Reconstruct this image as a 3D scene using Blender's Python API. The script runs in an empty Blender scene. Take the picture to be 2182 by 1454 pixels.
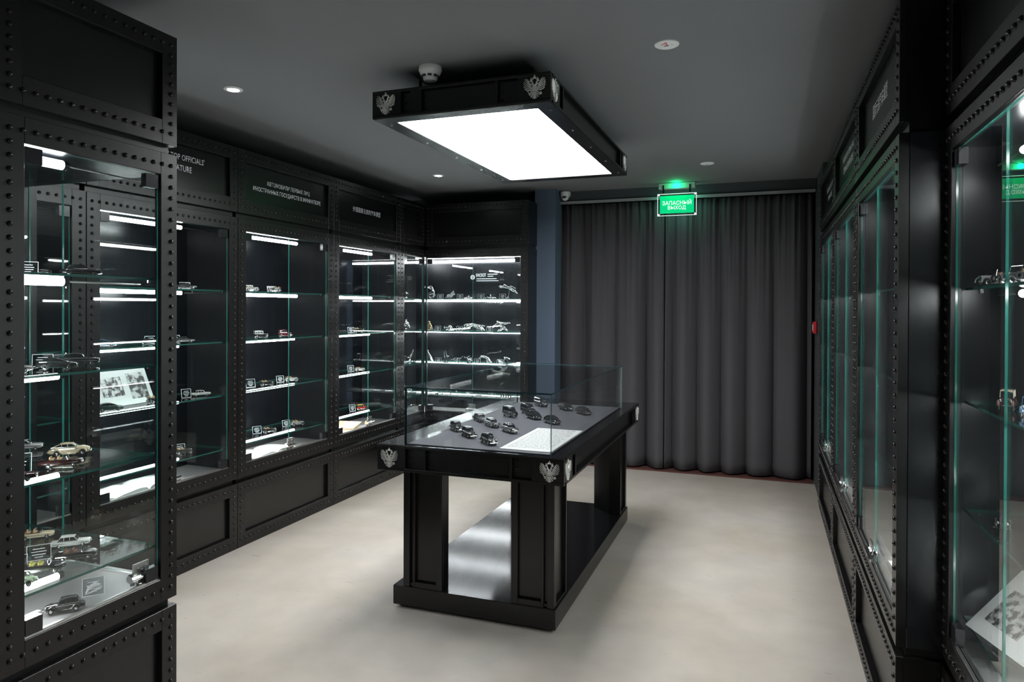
import bpy, bmesh, math, random
from mathutils import Vector, Matrix
random.seed(7)
S = bpy.context.scene
COL = S.collection
PI = math.pi
D2R = math.radians

# ------------------------------------------------------------------ camera, world, exposure
cam = bpy.data.objects.new('camera', bpy.data.cameras.new('camera'))
COL.objects.link(cam)
cam.data.sensor_width = 36.0
cam.data.lens = 1473.9 / 2182 * 36.0
cam.data.shift_y = -60.76 / 2182
cam.data.clip_start = 0.02
cam.matrix_world = (Matrix.Translation((0, 0, 1.5)) @ Matrix.Rotation(D2R(20.07), 4, 'Z')
                    @ Matrix.Rotation(D2R(90 - 0.34), 4, 'X') @ Matrix.Rotation(D2R(0.207), 4, 'Z'))
S.camera = cam
W = bpy.data.worlds.new('world'); S.world = W; W.use_nodes = True
W.node_tree.nodes['Background'].inputs[0].default_value = (0.5, 0.55, 0.65, 1)
W.node_tree.nodes['Background'].inputs[1].default_value = 0.02
S.view_settings.view_transform = 'Standard'
S.view_settings.look = 'None'
S.view_settings.gamma = 1.0
S.view_settings.use_curve_mapping = False
S.view_settings.exposure = 1.5
S.cycles.transparent_max_bounces = 32
S.cycles.max_bounces = 10
S.cycles.sample_clamp_indirect = 4.0
PANEL_E = 7.2      # light box diffuser
TUBE_E = 15.5      # LED tubes in the cabinets
DOWN_W = 6.0      # recessed spot lamps and the added fill lamps

# ------------------------------------------------------------------ materials
def mat(name, col, rough=0.5, metal=0.0, spec=0.5, emit=None, es=0.0, coat=0.0, noise=None, bump=None, alpha=None):
    m = bpy.data.materials.new(name); m.use_nodes = True
    nt = m.node_tree; b = nt.nodes['Principled BSDF']
    b.inputs['Base Color'].default_value = (*col, 1)
    b.inputs['Roughness'].default_value = rough
    b.inputs['Metallic'].default_value = metal
    b.inputs['Specular IOR Level'].default_value = spec
    b.inputs['Coat Weight'].default_value = coat
    if emit:
        b.inputs['Emission Color'].default_value = (*emit, 1)
        b.inputs['Emission Strength'].default_value = es
    if noise or bump:
        tc = nt.nodes.new('ShaderNodeTexCoord')
    if noise:     # (scale, colour2, stretch)
        mp = nt.nodes.new('ShaderNodeMapping'); mp.inputs['Scale'].default_value = noise[2]
        nz = nt.nodes.new('ShaderNodeTexNoise'); nz.inputs['Scale'].default_value = noise[0]; nz.inputs['Detail'].default_value = 5
        mx = nt.nodes.new('ShaderNodeMix'); mx.data_type = 'RGBA'
        mx.inputs[6].default_value = (*col, 1); mx.inputs[7].default_value = (*noise[1], 1)
        nt.links.new(tc.outputs['Object'], mp.inputs['Vector']); nt.links.new(mp.outputs[0], nz.inputs['Vector'])
        fac = nz.outputs[0]
        if len(noise) > 3:      # hard-edged print
            rp = nt.nodes.new('ShaderNodeValToRGB'); rp.color_ramp.elements[0].position = 0.44; rp.color_ramp.elements[1].position = 0.56
            nt.links.new(nz.outputs[0], rp.inputs[0]); fac = rp.outputs[0]
        nt.links.new(fac, mx.inputs[0]); nt.links.new(mx.outputs[2], b.inputs['Base Color'])
    if bump:      # (scale, strength, stretch)
        mp = nt.nodes.new('ShaderNodeMapping'); mp.inputs['Scale'].default_value = bump[2]
        nz = nt.nodes.new('ShaderNodeTexNoise'); nz.inputs['Scale'].default_value = bump[0]; nz.inputs['Detail'].default_value = 4
        bp = nt.nodes.new('ShaderNodeBump'); bp.inputs['Strength'].default_value = bump[1]; bp.inputs['Distance'].default_value = 0.002
        nt.links.new(tc.outputs['Object'], mp.inputs['Vector']); nt.links.new(mp.outputs[0], nz.inputs['Vector'])
        nt.links.new(nz.outputs[0], bp.inputs['Height']); nt.links.new(bp.outputs[0], b.inputs['Normal'])
    return m

def glass_mat(name, tint, r0=0.035, amount=0.75):
    m = bpy.data.materials.new(name); m.use_nodes = True
    nt = m.node_tree; nt.nodes.clear()
    out = nt.nodes.new('ShaderNodeOutputMaterial')
    tr = nt.nodes.new('ShaderNodeBsdfTransparent'); tr.inputs[0].default_value = (*tint, 1)
    gl = nt.nodes.new('ShaderNodeBsdfGlossy'); gl.inputs['Roughness'].default_value = 0.01
    lw = nt.nodes.new('ShaderNodeLayerWeight'); lw.inputs[0].default_value = 0.5
    pw = nt.nodes.new('ShaderNodeMath'); pw.operation = 'POWER'; pw.inputs[1].default_value = 4.5
    ma = nt.nodes.new('ShaderNodeMath'); ma.operation = 'MULTIPLY_ADD'; ma.inputs[1].default_value = amount; ma.inputs[2].default_value = r0
    mx = nt.nodes.new('ShaderNodeMixShader')
    nt.links.new(lw.outputs['Facing'], pw.inputs[0]); nt.links.new(pw.outputs[0], ma.inputs[0])
    nt.links.new(ma.outputs[0], mx.inputs[0]); nt.links.new(tr.outputs[0], mx.inputs[1]); nt.links.new(gl.outputs[0], mx.inputs[2])
    nt.links.new(mx.outputs[0], out.inputs[0])
    return m

M = {}
M['black'] = mat('black_powder_coat', (0.0055, 0.0051, 0.0050), 0.33, spec=0.5, bump=(900, 0.08, (1, 1, 1)))
M['panel'] = mat('black_satin_sheet', (0.0045, 0.0044, 0.0047), 0.27, spec=0.55)
M['gloss'] = mat('black_gloss_panel', (0.012, 0.013, 0.016), 0.22, spec=0.6)
M['inner'] = mat('black_interior_lining', (0.0055, 0.0065, 0.0085), 0.25, spec=0.45)
M['liner'] = mat('satin_side_lining', (0.012, 0.013, 0.0155), 0.28, spec=0.5)
M['deck'] = mat('brushed_dark_steel', (0.30, 0.29, 0.29), 0.38, metal=0.4, bump=(60, 0.10, (1, 30, 1)))
M['base_top'] = mat('dark_anodised_sheet', (0.05, 0.05, 0.056), 0.12, metal=0.85, bump=(3, 0.02, (1, 1, 1)))
M['rivet'] = mat('black_steel_rivet', (0.035, 0.034, 0.035), 0.22, metal=0.6, spec=0.6)
M['glass'] = glass_mat('clear_glass', (0.965, 0.985, 0.98))
M['shelf_glass'] = glass_mat('shelf_glass', (0.955, 0.985, 0.975), 0.07, 0.85)
M['case_glass'] = glass_mat('case_glass', (0.93, 0.945, 0.945), 0.04, 0.8)
M['edge'] = mat('green_glass_edge', (0.035, 0.20, 0.165), 0.12, spec=0.8)
M['edge_shelf'] = mat('dark_green_shelf_edge', (0.025, 0.105, 0.088), 0.12, spec=0.8)
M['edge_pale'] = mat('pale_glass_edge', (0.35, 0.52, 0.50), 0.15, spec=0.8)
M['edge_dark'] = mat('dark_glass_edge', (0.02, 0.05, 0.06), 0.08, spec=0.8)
M['chrome'] = mat('chrome', (0.78, 0.78, 0.77), 0.10, metal=1.0)
M['steel'] = mat('brushed_steel', (0.55, 0.55, 0.54), 0.28, metal=1.0)
M['tube'] = mat('led_tube_glow', (1, 1, 1), 0.4, emit=(0.97, 0.985, 1.0), es=TUBE_E)
M['diffuser'] = mat('light_box_diffuser', (1, 1, 1), 0.5, emit=(0.985, 0.99, 1.0), es=PANEL_E)
M['white'] = mat('white_plastic', (0.72, 0.72, 0.71), 0.4)
M['letter'] = mat('white_lettering', (0.80, 0.82, 0.84), 0.5)
M['paper'] = mat('white_paper', (0.62, 0.62, 0.61), 0.8)
M['kraft'] = mat('kraft_card', (0.50, 0.36, 0.22), 0.8)
M['print_dark'] = mat('printed_dark_ink', (0.05, 0.05, 0.05), 0.7)
M['print_grey'] = mat('printed_grey_ink', (0.25, 0.25, 0.26), 0.7, noise=(38, (0.02, 0.02, 0.02), (1, 1, 1)))
M['acryl'] = glass_mat('clear_acrylic', (0.80, 0.81, 0.82), 0.03, 0.4)
M['mat_grey'] = mat('grey_display_mat', (0.075, 0.075, 0.088), 0.55)
M['tyre'] = mat('black_rubber', (0.012, 0.012, 0.012), 0.6)
M['silver'] = mat('silver_emblem', (0.80, 0.80, 0.77), 0.42, metal=0.45)
M['red'] = mat('red_plastic', (0.55, 0.02, 0.03), 0.4)
M['window'] = mat('dark_car_window', (0.02, 0.022, 0.025), 0.06, spec=0.8)
M['interior_tan'] = mat('tan_leather', (0.45, 0.30, 0.16), 0.6)
M['interior_yellow'] = mat('olive_yellow_seat', (0.42, 0.40, 0.08), 0.6)
M['interior_brown'] = mat('brown_leather', (0.16, 0.07, 0.04), 0.6)
def paint(name, c, r=0.16): M[name] = mat(name, c, r, spec=0.6, coat=0.5)
paint('paint_black', (0.016, 0.016, 0.017), 0.2); paint('paint_cream', (0.66, 0.56, 0.38)); paint('paint_white', (0.70, 0.72, 0.68))
paint('paint_maroon', (0.12, 0.015, 0.02)); paint('paint_darkmaroon', (0.03, 0.008, 0.008)); paint('paint_green', (0.30, 0.42, 0.26))
paint('paint_darkgreen', (0.02, 0.045, 0.04)); paint('paint_blue', (0.07, 0.17, 0.30)); paint('paint_silver', (0.38, 0.38, 0.37))
paint('paint_grey', (0.20, 0.20, 0.19)); paint('paint_brown', (0.12, 0.05, 0.04)); paint('paint_yellow', (0.75, 0.50, 0.08)); paint('paint_red', (0.45, 0.04, 0.03))
M['gold'] = mat('aged_gold', (0.62, 0.50, 0.30), 0.22, metal=0.9)
M['ceiling'] = mat('grey_ceiling_paint', (0.165, 0.165, 0.172), 0.9, noise=(1.2, (0.18, 0.18, 0.187), (1, 1, 1)))
M['wall'] = mat('dark_slate_paint', (0.040, 0.050, 0.066), 0.75)
M['pilaster'] = mat('slate_blue_paint', (0.10, 0.14, 0.20), 0.7)
M['lintel'] = mat('charcoal_paint', (0.05, 0.054, 0.06), 0.75)
M['threshold'] = mat('dark_red_threshold', (0.10, 0.035, 0.028), 0.7)
M['sign_green'] = mat('exit_sign_green', (0.0, 0.45, 0.16), 0.4, emit=(0.0, 0.72, 0.26), es=0.28)
M['sign_white'] = mat('exit_sign_letters', (0.9, 0.9, 0.9), 0.4, emit=(0.85, 1.0, 0.92), es=0.38)
M['led_green'] = mat('green_indicator', (0.0, 0.8, 0.2), 0.4, emit=(0.0, 1.0, 0.18), es=9)
M['lamp'] = mat('downlight_lens', (1, 1, 1), 0.4, emit=(0.9, 1.0, 1.0), es=16)
M['lamp_off'] = mat('frosted_disc', (0.74, 0.75, 0.74), 0.6)
# curtain cloth
M['curtain'] = mat('charcoal_curtain_cloth', (0.086, 0.081, 0.086), 0.85, spec=0.2, noise=(300, (0.070, 0.067, 0.073), (1, 1, 0.3)), bump=(500, 0.15, (1, 1, 1)))
# floor: micro-cement with soft clouding and scuffs
def floor_mat():
    m = bpy.data.materials.new('microcement'); m.use_nodes = True
    nt = m.node_tree; N = nt.nodes; Lk = nt.links; b = N['Principled BSDF']
    tc = N.new('ShaderNodeTexCoord')
    n1 = N.new('ShaderNodeTexNoise'); n1.inputs['Scale'].default_value = 0.9; n1.inputs['Detail'].default_value = 6; n1.inputs['Roughness'].default_value = 0.6
    n2 = N.new('ShaderNodeTexNoise'); n2.inputs['Scale'].default_value = 4.5; n2.inputs['Detail'].default_value = 8
    mpz = N.new('ShaderNodeMapping'); mpz.inputs['Scale'].default_value = (1, 5, 1); mpz.inputs['Rotation'].default_value = (0, 0, 0.5)
    n3 = N.new('ShaderNodeTexNoise'); n3.inputs['Scale'].default_value = 7.0; n3.inputs['Detail'].default_value = 3
    Lk.new(tc.outputs['Object'], n1.inputs['Vector']); Lk.new(tc.outputs['Object'], n2.inputs['Vector'])
    Lk.new(tc.outputs['Object'], mpz.inputs['Vector']); Lk.new(mpz.outputs[0], n3.inputs['Vector'])
    r1 = N.new('ShaderNodeValToRGB'); r1.color_ramp.elements[0].position = 0.35; r1.color_ramp.elements[1].position = 0.68
    r1.color_ramp.elements[0].color = (0.435, 0.385, 0.325, 1); r1.color_ramp.elements[1].color = (0.555, 0.52, 0.48, 1)
    r2 = N.new('ShaderNodeValToRGB'); r2.color_ramp.elements[0].position = 0.3; r2.color_ramp.elements[1].position = 0.7
    r2.color_ramp.elements[0].color = (0.90, 0.90, 0.90, 1); r2.color_ramp.elements[1].color = (1.03, 1.02, 1.0, 1)
    r3 = N.new('ShaderNodeValToRGB'); r3.color_ramp.elements[0].position = 0.70; r3.color_ramp.elements[1].position = 0.74
    r3.color_ramp.elements[0].color = (1, 1, 1, 1); r3.color_ramp.elements[1].color = (0.55, 0.52, 0.5, 1)
    Lk.new(n1.outputs[0], r1.inputs[0]); Lk.new(n2.outputs[0], r2.inputs[0]); Lk.new(n3.outputs[0], r3.inputs[0])
    a = N.new('ShaderNodeMix'); a.data_type = 'RGBA'; a.blend_type = 'MULTIPLY'; a.inputs[0].default_value = 1
    c = N.new('ShaderNodeMix'); c.data_type = 'RGBA'; c.blend_type = 'MULTIPLY'; c.inputs[0].default_value = 0.6
    Lk.new(r1.outputs[0], a.inputs[6]); Lk.new(r2.outputs[0], a.inputs[7]); Lk.new(a.outputs[2], c.inputs[6]); Lk.new(r3.outputs[0], c.inputs[7])
    Lk.new(c.outputs[2], b.inputs['Base Color'])
    b.inputs['Roughness'].default_value = 0.5; b.inputs['Specular IOR Level'].default_value = 0.35
    bp = N.new('ShaderNodeBump'); bp.inputs['Strength'].default_value = 0.12; bp.inputs['Distance'].default_value = 0.004
    Lk.new(n2.outputs[0], bp.inputs['Height']); Lk.new(bp.outputs[0], b.inputs['Normal'])
    return m
M['floor'] = floor_mat()

# ------------------------------------------------------------------ mesh helpers
class MB:
    def __init__(s): s.v = []; s.f = []; s.m = []; s.sm = []
    def add(s, vs, fs, m=0, smooth=False):
        o = len(s.v); s.v += [tuple(p) for p in vs]
        for f in fs: s.f.append([o + i for i in f]); s.m.append(m); s.sm.append(smooth)
        return s
    def box(s, x0, x1, y0, y1, z0, z1, m=0, side=None):
        v = [(x0,y0,z0),(x1,y0,z0),(x1,y1,z0),(x0,y1,z0),(x0,y0,z1),(x1,y0,z1),(x1,y1,z1),(x0,y1,z1)]
        f = [(0,3,2,1),(4,5,6,7),(0,1,5,4),(2,3,7,6),(1,2,6,5),(3,0,4,7)]
        s.add(v, f, m)
        return s
    def pane(s, x0, x1, y0, y1, z0, z1, m=0, e=1):
        """box whose two largest faces take material m and whose narrow edges take e"""
        d = [x1-x0, y1-y0, z1-z0]; thin = d.index(min(d)); o = len(s.m)
        s.box(x0, x1, y0, y1, z0, z1, m)
        axis = [2, 2, 1, 1, 0, 0]
        for i in range(6):
            if axis[i] != thin: s.m[o+i] = e
        return s
    def prism(s, pts, z0, z1, m=0):
        n = len(pts)
        v = [(x, y, z0) for x, y in pts] + [(x, y, z1) for x, y in pts]
        f = [tuple(range(n-1, -1, -1)), tuple(range(n, 2*n))] + [(i, (i+1) % n, n+(i+1) % n, n+i) for i in range(n)]
        return s.add(v, f, m)
    def cyl(s, p0, p1, r, n=12, m=0, r1=None, smooth=True, caps=True):
        p0, p1 = Vector(p0), Vector(p1); d = (p1-p0).normalized()
        a = d.orthogonal().normalized(); b = d.cross(a); r1 = r if r1 is None else r1
        v = []
        for p, rr in ((p0, r), (p1, r1)):
            for i in range(n):
                t = 2*PI*i/n; v.append(p + a*math.cos(t)*rr + b*math.sin(t)*rr)
        s.add(v, [(i, (i+1) % n, n+(i+1) % n, n+i) for i in range(n)], m, smooth)
        if caps:
            s.add(v, [tuple(range(n-1, -1, -1)), tuple(range(n, 2*n))], m)
        return s
    def ball(s, c, r, n=10, k=6, m=0, sc=(1, 1, 1), half=False):
        c = Vector(c); v = []; f = []
        k0 = k//2 if half else 0
        for j in range(k0, k+1):
            th = PI*j/k - PI/2
            for i in range(n):
                ph = 2*PI*i/n
                v.append((c.x+sc[0]*r*math.cos(th)*math.cos(ph), c.y+sc[1]*r*math.cos(th)*math.sin(ph), c.z+sc[2]*r*math.sin(th)))
        for j in range(k-k0):
            for i in range(n): f.append((j*n+i, j*n+(i+1) % n, (j+1)*n+(i+1) % n, (j+1)*n+i))
        return s.add(v, f, m, True)
    def lathe(s, prof, n=20, m=0, c=(0, 0, 0), axis='z', smooth=True):
        v = []; f = []
        for r, z in prof:
            for i in range(n):
                t = 2*PI*i/n
                p = (r*math.cos(t), r*math.sin(t), z)
                if axis == 'y': p = (p[0], p[2], p[1])
                if axis == 'x': p = (p[2], p[0], p[1])
                v.append((c[0]+p[0], c[1]+p[1], c[2]+p[2]))
        for j in range(len(prof)-1):
            for i in range(n): f.append((j*n+i, j*n+(i+1) % n, (j+1)*n+(i+1) % n, (j+1)*n+i))
        return s.add(v, f, m, smooth)
    def rings(s, rings, m=0, smooth=True, closed=True):
        n = len(rings[0]); v = [p for r in rings for p in r]; f = []
        for j in range(len(rings)-1):
            for i in range(n): f.append((j*n+i, j*n+(i+1) % n, (j+1)*n+(i+1) % n, (j+1)*n+i))
        if closed: f += [tuple(range(n-1, -1, -1)), tuple(range((len(rings)-1)*n, len(rings)*n))]
        return s.add(v, f, m, smooth)
    def path(s, pts, rw, rh, n=8, m=0, up=(0, 1, 0)):
        """tube along pts; rw = half size along `up`, rh = half size across it"""
        P = [Vector(p) for p in pts]; U = Vector(up); R = []
        for i, p in enumerate(P):
            d = (P[min(i+1, len(P)-1)] - P[max(i-1, 0)]).normalized()
            w = d.cross(U).normalized()
            a = rw[i] if isinstance(rw, (list, tuple)) else rw
            b = rh[i] if isinstance(rh, (list, tuple)) else rh
            R.append([p + U*math.cos(2*PI*k/n)*a + w*math.sin(2*PI*k/n)*b for k in range(n)])
        return s.rings(R, m)
    def mesh(s, name, mats):
        me = bpy.data.meshes.new(name); me.from_pydata(s.v, [], s.f)
        for mm in mats: me.materials.append(M[mm] if isinstance(mm, str) else mm)
        me.polygons.foreach_set('material_index', s.m); me.polygons.foreach_set('use_smooth', s.sm)
        bm = bmesh.new(); bm.from_mesh(me); bmesh.ops.recalc_face_normals(bm, faces=bm.faces); bm.to_mesh(me); bm.free()
        if any(s.sm): me.set_sharp_from_angle(angle=D2R(42))
        me.update(); return me
    def build(s, name, mats, parent=None, bevel=0, loc=None, rot=None):
        return link(name, s.mesh(name, mats if isinstance(mats, (list, tuple)) else [mats]), parent, bevel, loc, rot)

def link(name, me, parent=None, bevel=0, loc=None, rot=None):
    o = bpy.data.objects.new(name, me); COL.objects.link(o)
    if parent: o.parent = parent
    if loc is not None: o.location = loc
    if rot is not None: o.rotation_euler = rot
    if bevel:
        b = o.modifiers.new('bevel', 'BEVEL'); b.width = bevel; b.segments = 1; b.limit_method = 'ANGLE'; b.angle_limit = D2R(50)
    return o
def thing(name, label, cat, loc=(0, 0, 0), rz=0, group=None, rot=None):
    o = bpy.data.objects.new(name, None); COL.objects.link(o); o.empty_display_size = 0.05
    o.location = loc; o.rotation_euler = rot if rot else (0, 0, rz)
    o['label'] = label; o['category'] = cat
    if group: o['group'] = group
    return o
def tag(o, label, cat, group=None):
    o['label'] = label; o['category'] = cat
    if group: o['group'] = group
    return o
def struct(name, mb, m, parent=None, label=None):
    o = mb.build(name, m, parent)
    if not parent: o['kind'] = 'structure'
    return o
def text_mesh(name, s, w, h, mname='letter', off=0.008):
    """lettering lying in local x-z, facing -y, centred, scaled to w x h"""
    cu = bpy.data.curves.new(name, 'FONT'); cu.body = s; cu.align_x = 'CENTER'; cu.extrude = 0.0; cu.offset = off; cu.space_character = 1.06; cu.resolution_u = 3
    o = bpy.data.objects.new(name, cu); COL.objects.link(o)
    dg = bpy.context.evaluated_depsgraph_get(); dg.update()
    me = bpy.data.meshes.new_from_object(o.evaluated_get(dg)); bpy.data.objects.remove(o); bpy.data.curves.remove(cu)
    xs = [v.co.x for v in me.vertices] or [0, 1]; ys = [v.co.y for v in me.vertices] or [0, 1]
    x0, x1, y0, y1 = min(xs), max(xs), min(ys), max(ys)
    for v in me.vertices:
        v.co = Vector(((v.co.x-(x0+x1)/2)/(x1-x0)*w, 0, (v.co.y-(y0+y1)/2)/(y1-y0)*h))
    me.materials.clear(); me.materials.append(M[mname])
    me.polygons.foreach_set('material_index', [0]*len(me.polygons))
    me.name = name
    return me
def skin_mesh(name, pts, edges, radii, mname, sub=2):
    me = bpy.data.meshes.new(name); me.from_pydata(pts, edges, [])
    o = bpy.data.objects.new(name, me); COL.objects.link(o)
    md = o.modifiers.new('s', 'SKIN'); md.use_smooth_shade = True
    for i, v in enumerate(me.skin_vertices[0].data):
        r = radii[i]; v.radius = r if isinstance(r, tuple) else (r, r); v.use_root = (i == 0)
    sd = o.modifiers.new('d', 'SUBSURF'); sd.levels = sub; sd.render_levels = sub
    dg = bpy.context.evaluated_depsgraph_get(); dg.update()
    out = bpy.data.meshes.new_from_object(o.evaluated_get(dg)); bpy.data.objects.remove(o); bpy.data.meshes.remove(me)
    out.name = name; out.materials.clear(); out.materials.append(M[mname])
    return out

# ------------------------------------------------------------------ the room
CEIL = 2.62; BACK = 6.42
struct('floor', MB().box(-3.75, 1.5, -2.6, 6.9, -0.1, 0.0), 'floor')
struct('ceiling', MB().box(-3.75, 1.5, -2.6, 6.9, CEIL, CEIL+0.1), 'ceiling')
struct('wall_left', MB().box(-3.75, -3.52, 1.34, 6.9, 0, CEIL), 'wall')
struct('wall_left_near', MB().box(-3.75, -2.045, -2.6, 1.335, 0, CEIL), 'lintel')
struct('wall_right', MB().box(1.0, 1.5, -2.6, 6.9, 0, CEIL), 'wall')
struct('wall_right_end', MB().box(0.41, 0.98, 5.76, 6.9, 0, CEIL), 'lintel')
struct('wall_front', MB().box(-2.04, 1.0, -2.6, -2.5, 0, CEIL), 'lintel')
struct('wall_back', MB().box(-3.52, -1.905, BACK, 6.9, 0, CEIL).box(-1.905, 0.405, BACK, 6.56, 2.53, CEIL).box(-1.905, 0.405, 6.72, 6.9, 0, CEIL), 'lintel')
struct('wall_back_pilaster', MB().box(-2.045, -1.845, 6.22, 6.419, 0, CEIL), 'pilaster')
struct('trim_1', MB().box(-1.9, 0.40, 6.45, 6.72, 0.0, 0.012), 'threshold')

# ------------------------------------------------------------------ riveted cabinets
def dome_mesh():
    mb = MB(); r = 0.0085; v = []; f = []
    prof = [(r, 0), (r*0.92, -0.0035), (r*0.55, -0.0065), (0.0, -0.0078)]
    n = 8
    for rr, y in prof[:3]:
        for i in range(n):
            t = 2*PI*i/n; v.append((rr*math.cos(t), y, rr*math.sin(t)))
    v.append((0, prof[3][1], 0))
    for j in range(2):
        for i in range(n): f.append((j*n+i, j*n+(i+1) % n, (j+1)*n+(i+1) % n, (j+1)*n+i))
    for i in range(n): f.append((2*n+i, 2*n+(i+1) % n, 3*n))
    mb.add(v, f, 0, True)
    me = mb.mesh('rivet', ['rivet']); return me, mb
RIVET, RIV_MB = dome_mesh()
def rivet_run(a, b, n):
    return [(a[0]+(b[0]-a[0])*i/(n-1), a[1]+(b[1]-a[1])*i/(n-1)) for i in range(n)]
def put_rivets(parent, pts, each):
    """rivet heads on the plate's front (local y = 0)"""
    if each:
        for x, z in pts:
            link('rivet', RIVET, parent, loc=(x, 0, z))
    else:
        mb = MB()
        for x, z in pts: mb.add([(p[0]+x, p[1], p[2]+z) for p in RIV_MB.v], RIV_MB.f, 0, True)
        o = mb.build('rivets', 'rivet', parent); o['kind'] = 'stuff'
def ring(W0, W1, H0, H1, bl, br, bb, bt, y0, y1):
    mb = MB()
    mb.box(W0, W0+bl, y0, y1, H0, H1); mb.box(W1-br, W1, y0, y1, H0, H1)
    mb.box(W0+bl, W1-br, y0, y1, H0, H0+bb); mb.box(W0+bl, W1-br, y0, y1, H1-bt, H1)
    return mb
ZB, ZG, ZO0, ZO1, ZT, ZH0, ZH1 = 0.405, 0.435, 0.518, 1.978, 2.057, 2.09, 2.49
CLAMP = MB().box(-0.026, 0.026, -0.006, 0.018, -0.024, 0.024).mesh('clamp', ['gloss'])
def lock_mesh():
    mb = MB()
    mb.box(-0.032, 0.032, -0.012, -0.006, 0.030, 0.075, 1)
    for s in (-1, 1):
        mb.cyl((s*0.017, -0.012, 0.058), (s*0.017, -0.015, 0.058), 0.006, 10)
        mb.lathe([(0.0, -0.030), (0.013, -0.030), (0.016, -0.022), (0.011, -0.016), (0.017, -0.008), (0.013, 0.0)], 14, 0, (s*0.016, -0.006, 0.028), 'x')
        mb.cyl((s*0.020, -0.012, 0.0), (s*0.020, -0.012, 0.022), 0.008, 12)
    mb.cyl((-0.05, -0.02, 0.028), (0.05, -0.02, 0.028), 0.010, 14)
    mb.box(-0.036, 0.036, -0.006, 0.0, 0.0, 0.03, 1)
    return mb.mesh('lock', ['chrome', 'steel'])
LOCK = lock_mesh()
def cabinet(label, Wd, loc, rz, D=0.40, shelves=(0.63, 0.962, 1.29, 1.605), each=False, left=True, right=True, doors=2,
            end_glass=False, tube=(0.10, 0.72), tubes_all=False, zt=ZO1-0.014, tr=0.011, lines=(), group=None, name='display_cabinet', ext=0.0, top=True, door_x=None):
    t = thing(name, label, 'cabinet', loc, rz, group)
    a, b = 0.002, Wd-0.002
    bev = 0.0012
    nx = max(3, round((Wd-0.06)/0.0395)+1)
    xs0, xs1 = 0.030, Wd-0.030
    # base box
    base = MB().box(a, b, 0.022, D, 0.012, ZB).build('base', 'panel', t)
    fr = ring(a, b, 0.0, ZB, 0.066, 0.066, 0.085, 0.072, 0.0, 0.022).build('base_frame', 'black', base, bev)
    p = rivet_run((xs0, ZB-0.036), (xs1, ZB-0.036), nx) + rivet_run((xs0, 0.05), (xs1, 0.05), nx)
    p += rivet_run((xs0, 0.05), (xs0, ZB-0.036), 9)[1:-1] + rivet_run((xs1, 0.05), (xs1, ZB-0.036), 9)[1:-1]
    put_rivets(base, p, each)
    MB().box(a+0.012, b-0.012, 0.03, D-0.002, ZB, ZG).build('lower_reveal', 'black', t)
    # glazed body
    sl = 0.072 if left else 0.012; sr = 0.072 if right else 0.012
    body = ring(a, b, ZG, ZT, sl, sr, ZO0-ZG, ZT-ZO1, 0.0, 0.03).build('display_frame', 'black', t, bev)
    p = rivet_run((xs0, ZT-0.042), (xs1, ZT-0.042), nx) + rivet_run((xs0, ZG+0.042), (xs1, ZG+0.042), nx)
    nz = 40
    if left: p += rivet_run((xs0, ZG+0.042), (xs0, ZT-0.042), nz)[1:-1]
    if right: p += rivet_run((xs1, ZG+0.042), (xs1, ZT-0.042), nz)[1:-1]
    put_rivets(body, p, each)
    x0, x1 = a+sl, b-sr
    if left: MB().box(a+0.002, a+0.022, 0.03, D-0.02, ZO0-0.02, ZT-0.003).build('side_panel', 'liner', t)
    if right and not end_glass: MB().box(b-0.022, b-0.002, 0.03, D-0.02, ZO0-0.02, ZT-0.003).build('side_panel', 'liner', t)
    MB().box(a-ext, b, D-0.02, D, ZO0-0.02, ZT-0.003).build('back_panel', 'inner', t)
    MB().box(a-ext, b, 0.03, D-0.021, ZG+0.002, ZO0-0.021).build('interior_deck', 'deck', t)
    MB().box(a-ext, b, 0.03, D-0.021, ZO1+0.012, ZT-0.004).build('interior_top', 'inner', t)
    if end_glass:
        g = MB().pane(b-0.033, b-0.027, 0.055, 0.545, ZO0-0.016, ZO1+0.004, 0, 1).build('end_glass', ['glass', 'edge'], t)
        MB().pane(b-0.033, b-0.027, 0.549, D-0.022, ZO0-0.016, ZO1+0.004, 0, 1).build('end_glass', ['glass', 'edge'], t)
    MB().box(x0, x1, 0.004, 0.029, ZO0-0.004, ZO0+0.003).box(x0, x1, 0.008, 0.011, ZO0+0.003, ZO0+0.009).build('glass_channel', 'steel', t)
    # doors
    yd = 0.012
    spans = []
    if doors == 2:
        c = door_x if door_x else (x0+x1)/2
        spans = [(x0+0.002, c-0.0015), (c+0.0015, x1-0.002)]
    elif doors == 1: spans = [(x0+0.002, x1-0.002)]
    for i, (u, v) in enumerate(spans):
        d = MB().pane(u, v, yd, yd+0.006, ZO0+0.003, ZO1-0.003, 0, 1).build('glass_door', ['glass', 'edge'], t)
        outer = [(u+0.03, 0)] if (doors == 2 and i == 0) else [(v-0.03, 0)] if doors == 2 else [(u+0.03, 0), (v-0.03, 0)]
        for cx, _ in outer:
            link('clamp', CLAMP, d, loc=(cx, yd, ZO1-0.030)); link('clamp', CLAMP, d, loc=(cx, yd, ZO0+0.030))
    if doors == 2:
        link('lock', LOCK, t, loc=((x0+x1)/2 if not door_x else door_x, yd-0.002, ZO0+0.008))
    # shelves
    sx0 = 0.026-ext if left else a-ext+0.002
    sx1 = b-0.026 if (right and not end_glass) else (b-0.040 if end_glass else b-0.002)
    for z in shelves:
        sh = MB().pane(sx0, sx1, 0.05, D-0.022, z-0.008, z, 0, 1).build('glass_shelf', ['shelf_glass', 'edge_shelf'], t)
        pg = MB()
        for x in (sx0+0.004, sx1-0.004):
            for y in (0.09, D-0.07): pg.cyl((x, y, z-0.016), (x, y, z-0.008), 0.006, 8)
        pg.build('support_peg', 'chrome', sh)
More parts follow.
